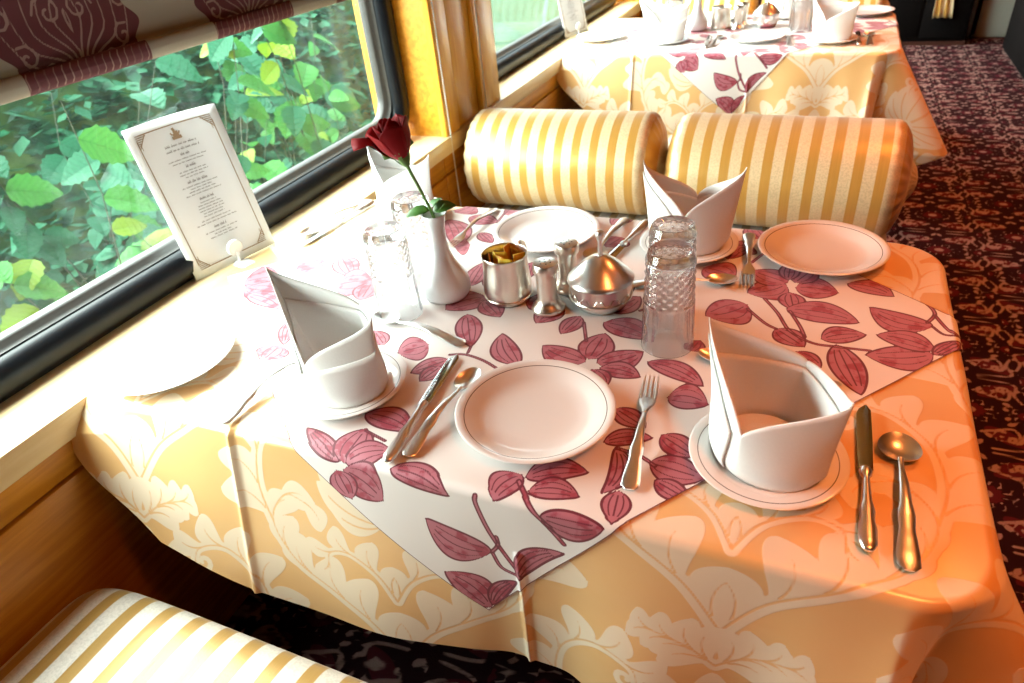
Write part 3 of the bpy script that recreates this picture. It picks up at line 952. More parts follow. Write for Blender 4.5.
def drape(U, V, z0, lift=0.0):
    """lay the flat cloth point (U,V) over the table: flat on top, rolled over the edge, hanging with folds"""
    cxr, y0r, y1r = TX1 - TR, TY0 + TR, TY1 - TR
    qx = np.minimum(U, cxr)
    qy = np.clip(V, y0r, y1r)
    dx, dy = U - qx, V - qy
    dist = np.hypot(dx, dy)
    # straight edges use the rounded rectangle with radius TR (left side is open against the wall)
    nx = np.where(dist > 1e-9, dx / np.maximum(dist, 1e-9), 0)
    ny = np.where(dist > 1e-9, dy / np.maximum(dist, 1e-9), 0)
    d = dist - TR
    out = d > 0
    rb = 0.013
    dd = np.maximum(d, 0)
    ang = np.minimum(dd / rb, PI / 2)
    off = rb * np.sin(ang)
    drop = rb * (1 - np.cos(ang)) + np.maximum(dd - rb * PI / 2, 0)
    hang = np.maximum(dd - 0.01, 0)
    sat = np.clip(hang / 0.30, 0, 1.3)
    phi = np.arctan2(ny, nx)
    near = (phi < -0.02) & (phi > -PI / 2 - .02)
    # folds along the near and far edges
    wv = 0.020 * gauss(U, 0.62, .13) + 0.030 * gauss(U, 1.06, .10) - 0.010 * gauss(U, 0.84, .05) - 0.012 * gauss(U, 0.93, .05) + 0.095 * gauss(U, .12, .34) + 0.02 * gauss(U, 1.27, .06)
    edge_y = np.abs(ny) > 0.98
    edge_x = np.abs(nx) > 0.98
    corner = ~(edge_y | edge_x)
    wx = 0.018 * np.sin(V * 15.0 + 0.6) + 0.012 * np.sin(V * 31.0)
    pc = np.abs(phi) / (PI / 2)
    wc = 0.060 * gauss(pc, 1.0, .12) + 0.18 * gauss(pc, .18, .22) - 0.055 * gauss(pc, .64, .14)
    wc = np.where(phi > 0, wc * .15, wc)
    wcy = wv * np.clip((cxr - U) / .15 + 1, 0, 1)
    wave = np.where(np.abs(phi) > PI / 2 - .001, wv, np.where(np.abs(phi) < .001, wx, wc))
    # blend so that fold depth is continuous where a straight edge meets the corner
    edge_join_y = np.clip((U - (cxr - 0.16)) / 0.16, 0, 1) ** 2
    wave = np.where((np.abs(phi) > PI / 2 - .001), wave * (1 - edge_join_y) + edge_join_y * 0.060, wave)
    jn = np.where(V < y0r + .16, np.clip((y0r + .16 - V) / .16, 0, 1), np.where(V > y1r - .16, np.clip((V - (y1r - .16)) / .16, 0, 1), 0)) ** 2
    wave = np.where(np.abs(phi) < .001, wave * (1 - jn) + jn * (0.18 * gauss(0, .18, .22)) * np.where(V > .45, .15, 1.0), wave)
    flare = 0.03 * sat
    wall_push = np.where((V < y0r) & (U < .35), 0.040 * gauss(U, -0.02, .12), 0)
    ro = off + wave * sat + flare * 0.5 + lift + wall_push * np.clip(hang / .05, 0, 1)
    px = qx + nx * np.where(out, TR + ro, dist)
    py = qy + ny * np.where(out, TR + ro, dist)
    pz = z0 - drop * np.where(out, 1, 0)
    # ironed creases and slight unevenness
    cr = 0.0022 * gauss(U, 0.366, .006) * (V < 0.09) + 0.0022 * gauss(U, 0.868, .005) * (V < -.10)
    py = py - np.where((V < TY0), cr * 3, 0)
    pz = pz + np.where(out, 0, cr + 0.0007 * np.sin(U * 23 + 1.3 * np.sin(V * 17)) * np.sin(V * 19 + 1.1 * np.sin(U * 13)))
    # never sink into the board or the wall
    return np.stack([px, py, pz], -1)

def make_tablecloth(label, y_off):
    t = thing('tablecloth', label, 'tablecloth', (0, y_off, 0), group='gold damask tablecloths')
    us = np.concatenate([np.linspace(-0.028, 1.30, 420), np.linspace(1.303, 1.80, 170)])
    vs = np.concatenate([np.linspace(0, .235, 120)[:-1], np.linspace(.235, .29, 40)[:-1], np.linspace(.29, .71, 200)[:-1], np.linspace(.71, .765, 34)[:-1], np.linspace(.765, 1, 60)])
    U = us[None, :] + 0 * vs[:, None]
    s = vs[:, None] + 0 * U
    k = np.clip((U - 0.010) / 0.17, 0, 1)
    vmin = -(0.045 + (0.315 - 0.135 * gauss(U, .08, .26)) * k ** 0.55)
    vmax = 0.90 + (0.045 + 0.315 * k ** 0.55)
    # spread rows: most of the fine rows at the two fold lines
    f1 = (s - .25) / .5
    V = np.where(f1 < 0, vmin + (0.0 - vmin) * (s / .25), np.where(f1 > 1, .9 + (vmax - .9) * ((s - .75) / .25), f1 * .9))
    P = drape(U, V, TOP + 0.0035)
    fast_grid('cloth', P, 'damask', {'motif': damask_sdf(U + 0.10, V + 0.14)}, t)
    return t

def topper_print(U, V):
    fill = np.full(U.shape, 9.0)
    line = np.full(U.shape, 9.0)
    for bx, by, tx, ty, hw, bend in PRINT_LEAVES:
        d, t, o, w = sd_leaf(U, V, bx, by, tx, ty, hw, bend)
        vein = np.minimum(np.abs(o) - .0013, np.where(np.abs(np.abs(o) - .52 * w) < 1, np.abs(np.abs(o) - .50 * w) - .0011, 9))
        vein = np.where((t > .10) & (t < .84) & (d < 0), vein, 9)
        # a leaf drawn over earlier ones hides their lines
        inside = d < -.001
        line = np.where(inside, 9.0, line)
        line = np.minimum(line, np.minimum(np.abs(d) - .0020, vein))
        fill = np.minimum(fill, d)
    for pts, w in PRINT_STEMS:
        d = sd_poly(U, V, smooth_path(pts, 4), w)
        fill = np.minimum(fill, d)
        line = np.minimum(line, np.abs(d) - .0013)
    # woven edge line of the square
    return fill, line

TP0 = np.array([.807, -.254])
TE1 = np.array([math.cos(math.radians(51.0)), math.sin(math.radians(51.0))])
TE2 = np.array([-TE1[1], TE1[0]])

def make_topper(label, y_off, loc_shift=(0, 0)):
    t = thing('table_topper', label, 'tablecloth', (0, y_off, 0), group='floral table toppers')
    a = np.linspace(0, 1.07, 560)
    A, B = np.meshgrid(a, a)
    U = TP0[0] + A * TE1[0] + B * TE2[0]
    V = TP0[1] + A * TE1[1] + B * TE2[1]
    fill, line = topper_print(U, V)
    e = np.minimum(np.minimum(A, 1.07 - A), np.minimum(B, 1.07 - B))
    line = np.minimum(line, e - .0012)
    U2 = np.maximum(U, -0.02)
    P = drape(U2, V, TOP + 0.0055, 0.0025)
    fast_grid('printed_cloth', P, 'topper', {'fill': fill, 'line': line}, t)
    return t

def make_table(label, y_off):
    t = thing('dining_table', label, 'table', (0, y_off, 0), group='dining tables')
    pts = []
    for cx, cy, a0 in ((TX1 - TR, TY1 - TR, 0), (TX1 - TR, TY0 + TR, -PI / 2)):
        pts.append([(cx + (TR - .002) * math.cos(a0 + PI / 2 * k / 8), cy + (TR - .002) * math.sin(a0 + PI / 2 * k / 8)) for k in range(9)])
    outline = [(XI + 0.014, TY0 + .002)] + pts[1] + pts[0] + [(XI + 0.014, TY1 - .002)]
    MB().loft([[(x, y, z) for x, y in outline] for z in (TOP - .028, TOP)]).build('table_top', 'wood_dark', t, angle=30)
    MB().lathe([(.05, 0.02), (.045, .1), (.04, .7), (.09, TOP - .03)], 20, (1.02, .45, 0)).build('table_leg', 'black', t)
    MB().lathe([(.001, 0.03), (.05, .03), (.20, .012), (.21, .0), (.001, 0)], 28, (1.02, .45, 0)).build('table_foot', 'black', t)
    MB().box((XI + 0.013, .25, TOP - .09), (XI + .10, .65, TOP - .03), .004).build('wall_bracket', 'wood_dark', t, angle=30)
    return t

make_table('dark wood dining table under the near gold cloth', 0)
make_tablecloth('gold damask tablecloth on the near table', 0)
make_topper('white cotton table topper printed with burgundy leaves on the near table', 0)

# ------------------------------------------------------------------ benches and bolsters
def rounded_slab(x0, x1, y0, y1, z0, z1, r, nx=6, ns=7, front=1):
    """cushion: rounded box with soft edges"""
    mb = MB()
    cx, cy, cz = (x0 + x1) / 2, (y0 + y1) / 2, (z0 + z1) / 2
    hx, hy, hz = (x1 - x0) / 2, (y1 - y0) / 2, (z1 - z0) / 2
    th_ = np.linspace(0, 2 * PI, 72, endpoint=False)
    ph = np.linspace(-PI / 2, PI / 2, 30)
    rings = []
    for p in ph:
        q = []
        for a in th_:
            s = lambda v, e: math.copysign(abs(v) ** e, v)
            e2, e1 = 0.16, 0.30
            q.append((cx + hx * s(math.cos(p), e1) * s(math.cos(a), e2), cy + hy * s(math.cos(p), e1) * s(math.sin(a), e2), cz + hz * s(math.sin(p), e1 * 1.2)))
        rings.append(q)
    return mb.loft(rings)

def make_bench(label, y0, y1, z=0.475):
    """seat from y0 to y1 along the car"""
    yc = (y0 + y1) / 2
    t = thing('bench_seat', label, 'bench', (0.73, yc, 0), group='striped bench seats')
    hy = (y1 - y0) / 2
    rounded_slab(-0.69, 0.69, -hy, hy, z - .16, z, .06).build('seat_cushion', 'seat', t)
    MB().box((-.68, -hy + .03, .08), (.67, hy - .03, z - .14), .01).build('seat_base', 'wood_dark', t, angle=30)
    MB().box((-.66, -hy + .07, 0), (.64, hy - .07, .085)).build('plinth', 'black', t, smooth=False)
    return t
make_bench('gold and ivory striped bench seat in the bottom left corner', -0.80, -0.155)
make_bench('striped bench seat behind the near table, under the two bolsters', 1.055, 1.735)
make_bench('striped bench seat between the bolsters and the far table', 1.80, 2.46)
make_bench('striped bench seat at the far side of the far table', 1.055 + PITCH, 1.735 + PITCH)

def make_bolster():
    t = thing('bolster_cushion', '', 'cushion')
    L, R = 0.343, 0.166
    rings = []
    th_ = np.linspace(0, 2 * PI, 96, endpoint=False)
    for s in np.linspace(-1, 1, 61):
        # squash sampling toward the ends
        x = math.copysign(1 - (1 - abs(s)) ** 2.4, s) * L
        e = (L - abs(x)) / 0.06
        k = 1.0 if e >= 1 else max(0.06, (1 - (1 - max(e, 0)) ** 2) ** 0.45)
        pleat = max(0, 1 - abs(e - .35) / .65) * 0.006
        rr = R * k + pleat * np.cos(th_ * 22 + 2 * np.sin(th_ * 3)) * (0.4 + .6 * k)
        dent = -0.02 * max(0, 1 - e / .05)
        xx = x + math.copysign(dent, s) * 1.0
        sag = 1 - 0.03 * np.clip(-np.sin(th_), 0, 1)
        rings.append(np.stack([np.full(96, xx), rr * np.cos(th_) * 1.0, rr * np.sin(th_) * sag + 0], -1))
    body = MB().loft(rings).build('cover', 'bolster', t)
    for sx in (-1, 1):
        MB().lathe([(.0005, .010), (.010, .008), (.016, 0.0), (.014, -.006), (.0005, -.008)], 16).build('end_button', 'bolster', t).matrix_local = Matrix.Translation((sx * (L - .030), 0, 0)) @ Matrix.Rotation(sx * PI / 2, 4, 'Y')
    return t
BOL = make_bolster()
_used = []
place(BOL, _used, (0.392, 1.570, 0.645), 0, 'gold striped bolster cushion beside the window pier', 'striped bolster cushions')
place(BOL, _used, (1.090, 1.565, 0.643), math.radians(-2.0), 'gold striped bolster cushion at the aisle end of the middle bench', 'striped bolster cushions')
place(BOL, _used, (0.392, 1.570 + PITCH, 0.645), 0, 'striped bolster cushion behind the far table on the window side', 'striped bolster cushions')
place(BOL, _used, (1.090, 1.565 + PITCH, 0.643), 0, 'striped bolster cushion behind the far table on the aisle side', 'striped bolster cushions')
for o_ in _used[1:]:
    o_.rotation_euler.x = random.uniform(-1, 1)

# ------------------------------------------------------------------ tableware
ZT = TOP + 0.0065          # surface of the cloths
SETS = []                  # things of the near table that the far table repeats

def make_plate(name, R, h, mat):
    t = thing(name, '', 'plate')
    foot = R * .56
    prof = [(0.0005, .0055), (foot * .8, .0050), (R * .64, .0052), (R * .72, .0085), (R * .80, .0135), (R * .90, h - .0035), (R * .985, h), (R, h - .0012), (R * .985, h - .0030), (R * .88, h - .0075),
            (R * .76, .0080), (R * .68, .0025), (foot, .0018), (foot, 0), (foot - .004, 0), (foot - .005, .0015), (.0005, .0018)]
    MB().lathe(prof, 72).build('dish', mat, t, angle=60)
    return t
PLATE = make_plate('dinner_plate', 0.1235, 0.021, 'plate')
_pl = []
for x, y, lb in ((0.836, 0.170, 'white dinner plate with grey rim line at the front centre, beside the fork'),
                 (1.215, 0.808, 'white dinner plate near the aisle corner, in front of the right bolster'),
                 (0.628, 0.776, 'white dinner plate behind the silver mug'),
                 (0.118, 0.118, 'white dinner plate on the window sill side at far left')):
    place(PLATE, _pl, (x, y - .004, ZT), random.uniform(0, 6), lb, 'dinner plates')
SIDE = make_plate('side_plate', 0.103, 0.016, 'side_plate')
_sp = []
for x, y, lb in ((0.500, 0.147, 'small white plate under the napkin at front left'), (1.172, 0.172, 'small white plate under the napkin at front right'),
                 (0.952, 0.782, 'small white plate under the napkin behind the crystal glasses'), (0.243, 0.800, 'small white plate under the napkin behind the rose')):
    place(SIDE, _sp, (x, y, ZT), random.uniform(0, 6), lb, 'side plates')

def make_napkin(loc, axis, hp_a, hp_b, hv_f, hv_b, lean_a, lean_b, label, seed=0):
    """folded mitre: a standing wrapped tube with two opposite peaks, an inner fold and an outer cuff"""
    t = thing('folded_napkin', label, 'napkin', loc, axis, 'folded napkins')
    n, m = 80, 15
    th_ = np.linspace(-PI, PI, n + 1)

    def shell(a, b, topfun, inset, th_a, rows=m, zlo=0.0, flare=1.0):
        P = np.zeros((rows, len(th_a), 3))
        for i in range(rows):
            f = i / (rows - 1)
            z = zlo + (topfun(th_a) - zlo) * f
            c, s = np.cos(th_a), np.sin(th_a)
            # flattened ellipse: sharper toward the peaks
            q = z / 0.17
            pe = 1.0 + 0.75 * np.clip(q * 1.6, 0, 1)
            ex = np.sign(c) * np.abs(c) ** pe
            ey = np.sign(s) * np.abs(s) ** pe
            lean = np.where(c > 0, lean_b, -lean_a) * np.abs(c) ** 1.3 * q ** 1.15
            foot = .87 + .13 * np.clip(z / .022, 0, 1)
            x = (a - inset) * foot * ex * (1 + .05 * q * flare) + lean
            y = (b - inset) * foot * ey * (1 - .10 * q)
            P[i, :, 0], P[i, :, 1], P[i, :, 2] = x, y, z
        return P

    def peaks(ha, hb, vf, vb, pw=1.0):
        def fn(q):
            d = np.abs(q)
            side = np.where(q < 0, vf, vb)
            up_b = np.clip(1 - d / (PI / 2), 0, 1) ** pw
            up_a = np.clip(1 - (PI - d) / (PI / 2), 0, 1) ** pw
            return side + (hb - side) * up_b + (ha - side) * up_a
        return fn

    def emit(P, name, parent=t, thick=.0022):
        mm, nn = P.shape[:2]
        o = mesh_obj(name, P.reshape(-1, 3), grid_faces(mm, nn), 'linen', parent)
        s = o.modifiers.new('thickness', 'SOLIDIFY')
        s.thickness = thick
        s.offset = 0
        return o
    A, B = 0.080, 0.067
    emit(shell(A, B, peaks(hp_a, hp_b, hv_f, hv_b), 0, th_), 'outer_fold')
    emit(shell(A, B, peaks(hp_a * .72, hp_b * .80, hv_f * .62, hv_b * .93, 1.2), .0055, th_), 'inner_fold')
    tc = np.linspace(-PI * .93, PI * .18, 44)
    cuff = lambda q: hv_f * .52 + (hp_b * .70 - hv_f * .52) * np.clip((q + PI * .80) / (PI * .95), 0, 1) ** 1.1
    if seed:
        emit(shell(A, B, cuff, -.0032, tc, 9), 'cuff')
    tb = np.linspace(-PI * .98, -PI * .60, 16)
    left = lambda q: hv_f * .9 + (hp_a * .86 - hv_f * .9) * np.clip((-q - PI * .60) / (PI * .38), 0, 1)
    emit(shell(A, B, left, -.0040, tb, 9, .004), 'tuck')
    # floor of the fold
    c = np.linspace(0, 2 * PI, 40, endpoint=False)
    base = MB().loft([[(r * (A * .8 - .004) * math.cos(a), r * (B * .8 - .004) * math.sin(a), .030 + .022 * (1 - r)) for a in c] for r in (1.0, .6, .05)])
    base.build('fold_floor', 'linen', t)
    return t
ZN = ZT + 0.0058
NAPKINS = [
    make_napkin((0.500, 0.147, ZN), math.radians(-16), .188, .172, .078, .124, .058, .030, 'white folded napkin standing on the front left side plate', 1),
    make_napkin((1.172, 0.172, ZN), math.radians(-30), .176, .152, .078, .130, .026, .014, 'white folded napkin standing on the front right side plate'),
    make_napkin((0.952, 0.790, ZN), math.radians(-2), .178, .176, .085, .082, .018, .018, 'white folded napkin with two peaks behind the crystal glasses'),
    make_napkin((0.243, 0.800, ZN), math.radians(-12), .175, .172, .105, .10, .018, .018, 'white folded napkin behind the red rose'),
]

# cut crystal tumblers, upside down
def make_tumbler():
    t = thing('cut_tumbler', '', 'glass')
    H, n = 0.176, 112
    rows = 92
    rings = []
    for i in range(rows):
        f = i / (rows - 1)
        z = f * H
        r0 = 0.0400 - 0.0040 * f if f < .92 else 0.0363 - (f - .92) / .08 * 0.0045
        q = []
        for k in range(n):
            a = 2 * PI * k / n
            r = r0
            if .02 < f < .50:                       # long flat flutes
                w = ((a * 12 / (2 * PI)) % 1) - .5
                env = min(1, (f - .02) / .04, (.50 - f) / .04)
                r -= env * (0.0018 - 0.0018 * abs(w) * 2)
            elif .50 <= f < .90:                    # diamond cutting
                uu = a * 14 / (2 * PI)
                vv = (f - .50) / .40 * 5
                d = abs(((uu + vv) % 1) - .5) + abs(((uu - vv) % 1) - .5)
                r -= 0.0034 * (1 - d) if d < 1 else 0
            q.append((r * math.cos(a), r * math.sin(a), z))
        rings.append(q)
    for r, z in ((.030, H + .0005), (.026, H - .001), (.022, H - .004), (.0005, H - .005)):
        rings.append([(r * math.cos(2 * PI * k / n), r * math.sin(2 * PI * k / n), z) for k in range(n)])
    for r, z in ((.0005, H - .020), (.026, H - .020), (.0315, H - .030), (.0345, H * .5), (.0375, .004), (.0385, 0.0)):
        rings.append([(r * math.cos(2 * PI * k / n), r * math.sin(2 * PI * k / n), z) for k in range(n)])
    rings.append(rings[0])
    MB().loft(rings, caps=False).build('bowl', 'glass', t, angle=14)
    return t
TUMBLER = make_tumbler()
TUMBLER.scale = (1.12, 1.12, 1.03)
_gl = []
for x, y, lb in ((0.986, 0.412, 'upside-down cut crystal tumbler at front right of the silver sugar bowl'), (0.970, 0.505, 'upside-down cut crystal tumbler just behind the right front tumbler'),
                 (0.463, 0.385, 'upside-down cut crystal tumbler left of the white vase'), (0.436, 0.528, 'upside-down cut crystal tumbler half hidden behind the white vase')):
    place(TUMBLER, _gl, (x, y, ZT), random.uniform(0, 6), lb, 'upside-down crystal tumblers')

# vase with a rose
VX, VY = 0.524, 0.470
vase = thing('bud_vase', 'white china bud vase holding a red rose', 'vase', (VX, VY, ZT))
vp = [(.0005, .0), (.034, .0), (.0405, .004), (.0445, .014), (.0450, .028), (.0415, .044), (.033, .060), (.024, .078), (.0175, .098), (.0148, .122), (.0150, .148), (.0175, .168), (.0205, .176), (.0200, .179), (.0170, .174), (.0128, .150), (.012, .12), (.014, .10), (.0005, .09)]
vp = [(r_ * 1.13, z_) for r_, z_ in vp]
MB().lathe(vp, 56).build('body', 'white_china', vase, angle=70)
rose = thing('red_rose', 'single red rose leaning left in the white vase', 'flower', (VX, VY, ZT))
stem_pts = smooth_path([(.004, 0, .10), (.0, 0, .165), (-.010, -.008, .215), (-.022, -.016, .260), (-.030, -.020, .290)], 5)
MB().tube(stem_pts, np.linspace(.0028, .0032, len(stem_pts)), 8).build('stem', 'stem', rose)
HEAD = Matrix.Translation((-.030, -.021, .292)) @ Matrix.Scale(1.3, 4) @ Matrix.Rotation(math.radians(-16), 4, 'Y') @ Matrix.Rotation(math.radians(6), 4, 'X')

def petal(name, a0, width, h, r_in, r_out, curl, mat, z0=0.0, tip=0.0):
    n, m = 13, 12
    P = np.zeros((m, n, 3))
    for i in range(m):
        f = i / (m - 1)
        for j in range(n):
            s = j / (n - 1) * 2 - 1
            aw = width * (math.sin(PI * min(1, .18 + .62 * f)) ** .7)
            a = a0 + s * aw
            r = r_in + (r_out - r_in) * (math.sin(f * PI * .62) ** 0.85) + curl * max(0, f - .68) ** 2 * 12
            z = z0 + h * f * (1 - .10 * s * s * f) - curl * max(0, f - .75) * 1.2 + tip * (1 - abs(s)) * f ** 4
            P[i, j] = (r * math.cos(a), r * math.sin(a), z)
    o = mesh_obj(name, P.reshape(-1, 3), grid_faces(m, n), mat, rose)
    o.matrix_local = HEAD
    sm = o.modifiers.new('thickness', 'SOLIDIFY')
    sm.thickness = .0009
    return o
for k in range(5):
    petal('petal', k * 2 * PI / 5 + .3, .80, .050, .006, .0265, .004 if k != 2 else .012, 'rose', 0, .004)
for k in range(4):
    petal('petal', k * PI / 2 + .9, .85, .052, .004, .018, .0015, 'rose', .003, .003)
for k in range(3):
    petal('petal', k * 2 * PI / 3, 1.1, .050, .003, .0095, 0, 'rose', .006, .002)
petal('petal', math.radians(195), .62, .046, .012, .030, .022, 'rose', .004, .006)
for k in range(5):
    petal('sepal', k * 2 * PI / 5, .22, .026, .004, .013, .010 if k % 2 else .004, 'stem', -.010, .008)
MB().lathe([(.0005, -.012), (.004, -.011), (.0075, -.004), (.009, .003), (.0005, .008)], 14).build('rose_hip', 'stem', rose).matrix_local = HEAD

def rose_leaf(p, d, L, W, roll=0.0):
    n = 9
    v, f = [], []
    d = Vector(d).normalized()
    side = d.cross(Vector((0, 0, 1))).normalized()
    up = side.cross(d)
    side = side * math.cos(roll) + up * math.sin(roll)
    up = side.cross(d)
    p = Vector(p)
    for i in range(n):
        t = i / (n - 1)
        w = W / 2 * math.sin(PI * t ** .8) ** .8 * (1 + .06 * (-1) ** i) + .0004
        c = p + d * (L * t) - Vector((0, 0, 1)) * (.25 * L * t * t)
        v += [tuple(c - side * w + up * w * .3), tuple(c), tuple(c + side * w + up * w * .3)]
    for i in range(n - 1):
        a = i * 3
        f += [(a, a + 1, a + 4, a + 3), (a + 1, a + 2, a + 5, a + 4)]
    o = mesh_obj('leaf', v, f, 'rose_leaf', rose)
    sm = o.modifiers.new('thickness', 'SOLIDIFY')
    sm.thickness = .0007
rose_leaf((-.006, -.002, .186), (-.8, -.35, .05), .052, .028, .3)
rose_leaf((-.001, 0, .182), (.75, .5, .35), .050, .034, -.3)
rose_leaf((-.004, 0, .190), (.3, .8, .5), .036, .024, .2)
MB().tube([(-.001, 0, .178), (.012, .006, .186), (.020, .012, .196)], .0014, 6).build('leaf_stalk', 'stem', rose)

# silver mug of sachets
mug = thing('silver_mug', 'silver mug with handle holding yellow sachets, right of the vase', 'mug', (0.652, 0.493, ZT))
MB().lathe([(.0005, 0), (.034, 0), (.0375, .002), (.0385, .008), (.0400, .022), (.0392, .040), (.0372, .060), (.0362, .078), (.0368, .088), (.0378, .092), (.0370, .094), (.0350, .090), (.0345, .070), (.037, .03), (.036, .006), (.0005, .004)], 56).build('body', 'pewter', mug, angle=60)
MB().tube(smooth_path([(.004, .034, .078), (.006, .052, .088), (.008, .064, .070), (.007, .060, .040), (.005, .036, .024)], 6), .0042, 8).build('handle', 'pewter', mug)
MB().tube([(.0395 * math.cos(a), .0395 * math.sin(a), .010) for a in np.linspace(0, 2 * PI, 40)], .0012, 6, False).build('base_ring', 'pewter', mug)
for k, (dx, dy, a, mt) in enumerate(((-.014, .006, .3, 'sachet_y'), (.004, -.006, -.5, 'sachet_o'), (.016, .010, 1.0, 'sachet_y'), (-.004, .018, 1.6, 'sachet_o'), (.010, -.016, .1, 'sachet_y'), (-.019, -.010, 2.1, 'sachet_o'))):
    w, hh = .014, .095 - .004 * (k % 3)
    P = np.zeros((7, 5, 3))
    for i in range(7):
        for j in range(5):
            f, s = i / 6, j / 4 * 2 - 1
            P[i, j] = (s * w, .0035 * math.sin(PI * f) * (1 - s * s) + .002 * math.sin(f * 4 + k), f * hh)
    o = mesh_obj('sugar_sachet', P.reshape(-1, 3), grid_faces(7, 5), mt, None, True, (0.652 + dx, 0.493 + dy, ZT + .006))
    o.rotation_euler = (.12 * math.cos(a), .12 * math.sin(a), a)
    sm = o.modifiers.new('thickness', 'SOLIDIFY')
    sm.thickness = .002
    tag(o, '%s paper sachet standing in the silver mug' % ('yellow' if mt == 'sachet_y' else 'orange'), 'sachet', '%s sachets in the mug' % ('yellow' if mt == 'sachet_y' else 'orange'))

mug.scale = (1.2, 1.2, 1.04)

# salt and pepper
def make_shaker():
    t = thing('silver_shaker', '', 'shaker')
    MB().lathe([(.0005, 0), (.0275, 0), (.0285, .003), (.0265, .008), (.0205, .015), (.0172, .021), (.0165, .030), (.0168, .060), (.0172, .076)], 40).build('body', 'pewter', t, angle=50)
    cap = MB().lathe([(.0172, .076), (.0205, .077), (.0212, .080), (.0208, .092), (.0195, .0950), (.012, .0962), (.0005, .0966)], 40).build('cap', 'pewter', t, angle=50)
    for k in range(7):
        r = .0 if k == 0 else .009
        a = k * PI / 3
        MB().lathe([(.0003, .0), (.0012, .0), (.0012, .0008), (.0003, .0008)], 8, (r * math.cos(a), r * math.sin(a), .0960)).build('hole', 'dark_slot', cap)
    return t
SHAKER = make_shaker()
SHAKER.scale = (1.15, 1.15, 1.05)
_sh = []
place(SHAKER, _sh, (0.745, 0.470, ZT), 0, 'silver salt shaker in front, between the mug and the sugar bowl', 'salt and pepper shakers')
place(SHAKER, _sh, (0.757, 0.556, ZT), .4, 'silver pepper shaker behind the front shaker', 'salt and pepper shakers')

# sugar bowl
sb = thing('sugar_bowl', 'silver sugar bowl with pointed lid and engraved band', 'bowl', (0.838, 0.512, ZT))
MB().lathe([(.0005, 0), (.036, 0), (.040, .003), (.0450, .010), (.0490, .018), (.0505, .026), (.0510, .046), (.0520, .050), (.0490, .050), (.0470, .030), (.040, .014), (.0005, .006)], 60).build('body', 'silver', sb, angle=50)
MB().tube([(.0512 * math.cos(a), .0512 * math.sin(a), .022) for a in np.linspace(0, 2 * PI, 48)], .0014, 6, False).build('band', 'pewter', sb)
orn = MB()
for k in range(26):
    a = 2 * PI * k / 26
    pts = [(.0505 * math.cos(a + q), .0505 * math.sin(a + q), .030 + .0045 * math.sin(q * 26 + (k % 2) * PI)) for q in np.linspace(-.10, .10, 6)]
    orn.tube(pts, [.0006, .0016, .002, .002, .0016, .0006], 6)
orn.build('engraved_band', 'pewter', sb)
lid = MB().lathe([(.0530, .0505), (.0545, .052), (.0540, .0550), (.0500, .0600), (.0430, .0680), (.0330, .0790), (.0210, .0890), (.0110, .0945), (.0060, .0962), (.0005, .0968)], 60).build('lid', 'silver', sb, angle=50)
MB().lathe([(.0050, .0960), (.0036, .102), (.0032, .118), (.0046, .126), (.0070, .131), (.0080, .136), (.0060, .141), (.0005, .143)], 24).build('finial', 'silver', lid)

sb.scale = (1.15, 1.15, 1.08)

# ------------------------------------------------------------------ cutlery, built along +y with the handle end at y = 0
def handle_sections(L, zlift=0.0, fat=1.0, neck=.0032):
    S = []
    for t in np.linspace(0, 1, 26):
        base = .0105 * (1 - t) ** 1.6 + .0045
        scal = 1 + .16 * math.sin(t * 17) * (1 - t) + .10 * math.sin(t * 31) * (1 - t)
        hw = base * scal if t > .02 else .006
        hw = min(hw, .0125) * fat
        if t > .8:
            hw = hw * (1 - (t - .8) / .2) + neck * ((t - .8) / .2)
        ht = (.0020 + .0012 * math.sin(PI * t) + .0009 * abs(math.sin(t * 24)) * (1 - t)) * fat
        S.append((t * L, 0, .004 + zlift * math.sin(PI * t * .5) ** 2, hw, ht))
    return S

def make_knife():
    t = thing('dinner_knife', '', 'knife')
    S = [(y, x, .0058, min(w * .95, .0105), .0052) for y, x, z, w, h in handle_sections(.130)]
    S = [(-.007, 0, .0058, .0012, .001), (-.006, 0, .0058, .0045, .003), (-.003, 0, .0058, .0072, .0044)] + S[1:-3] + [(.120, 0, .0058, .0075, .0060), (.126, 0, .0058, .0085, .0066), (.132, 0, .0058, .0070, .0055)]
    MB().flat(S, 14).build('handle', 'silver', t)
    B = []
    for q in np.linspace(0, 1, 14):
        hw = .0088 + .0012 * math.sin(q * PI * .9)
        xc = 0
        if q > .84:
            k = (q - .84) / .16
            hw *= math.sqrt(max(0.03, 1 - k * k))
            xc = .003 * k
        B.append((.130 + .140 * q, xc, .0052 - .002 * q, hw, .0011 - .0006 * q))
    MB().flat(B, 12).build('blade', 'steel', t)
    return t

def bowl_mesh(mb, yc, a, b, depth, z_rim, egg=.12):
    n, m = 36, 10
    top, bot = [], []
    for i in range(m):
        r = max(.02, i / (m - 1))
        ring_t, ring_b = [], []
        for k in range(n):
            q = 2 * PI * k / n
            x = a * r * math.cos(q) * (1 - egg * math.sin(q) * r)
            y = yc + b * r * math.sin(q)
            z = z_rim - depth * (1 - r * r)
            ring_t.append((x, y, z))
            ring_b.append((x * 1.01, y, z - .0013))
        top.append(ring_t)
        bot.append(ring_b)
    return mb.loft(bot + top[::-1])

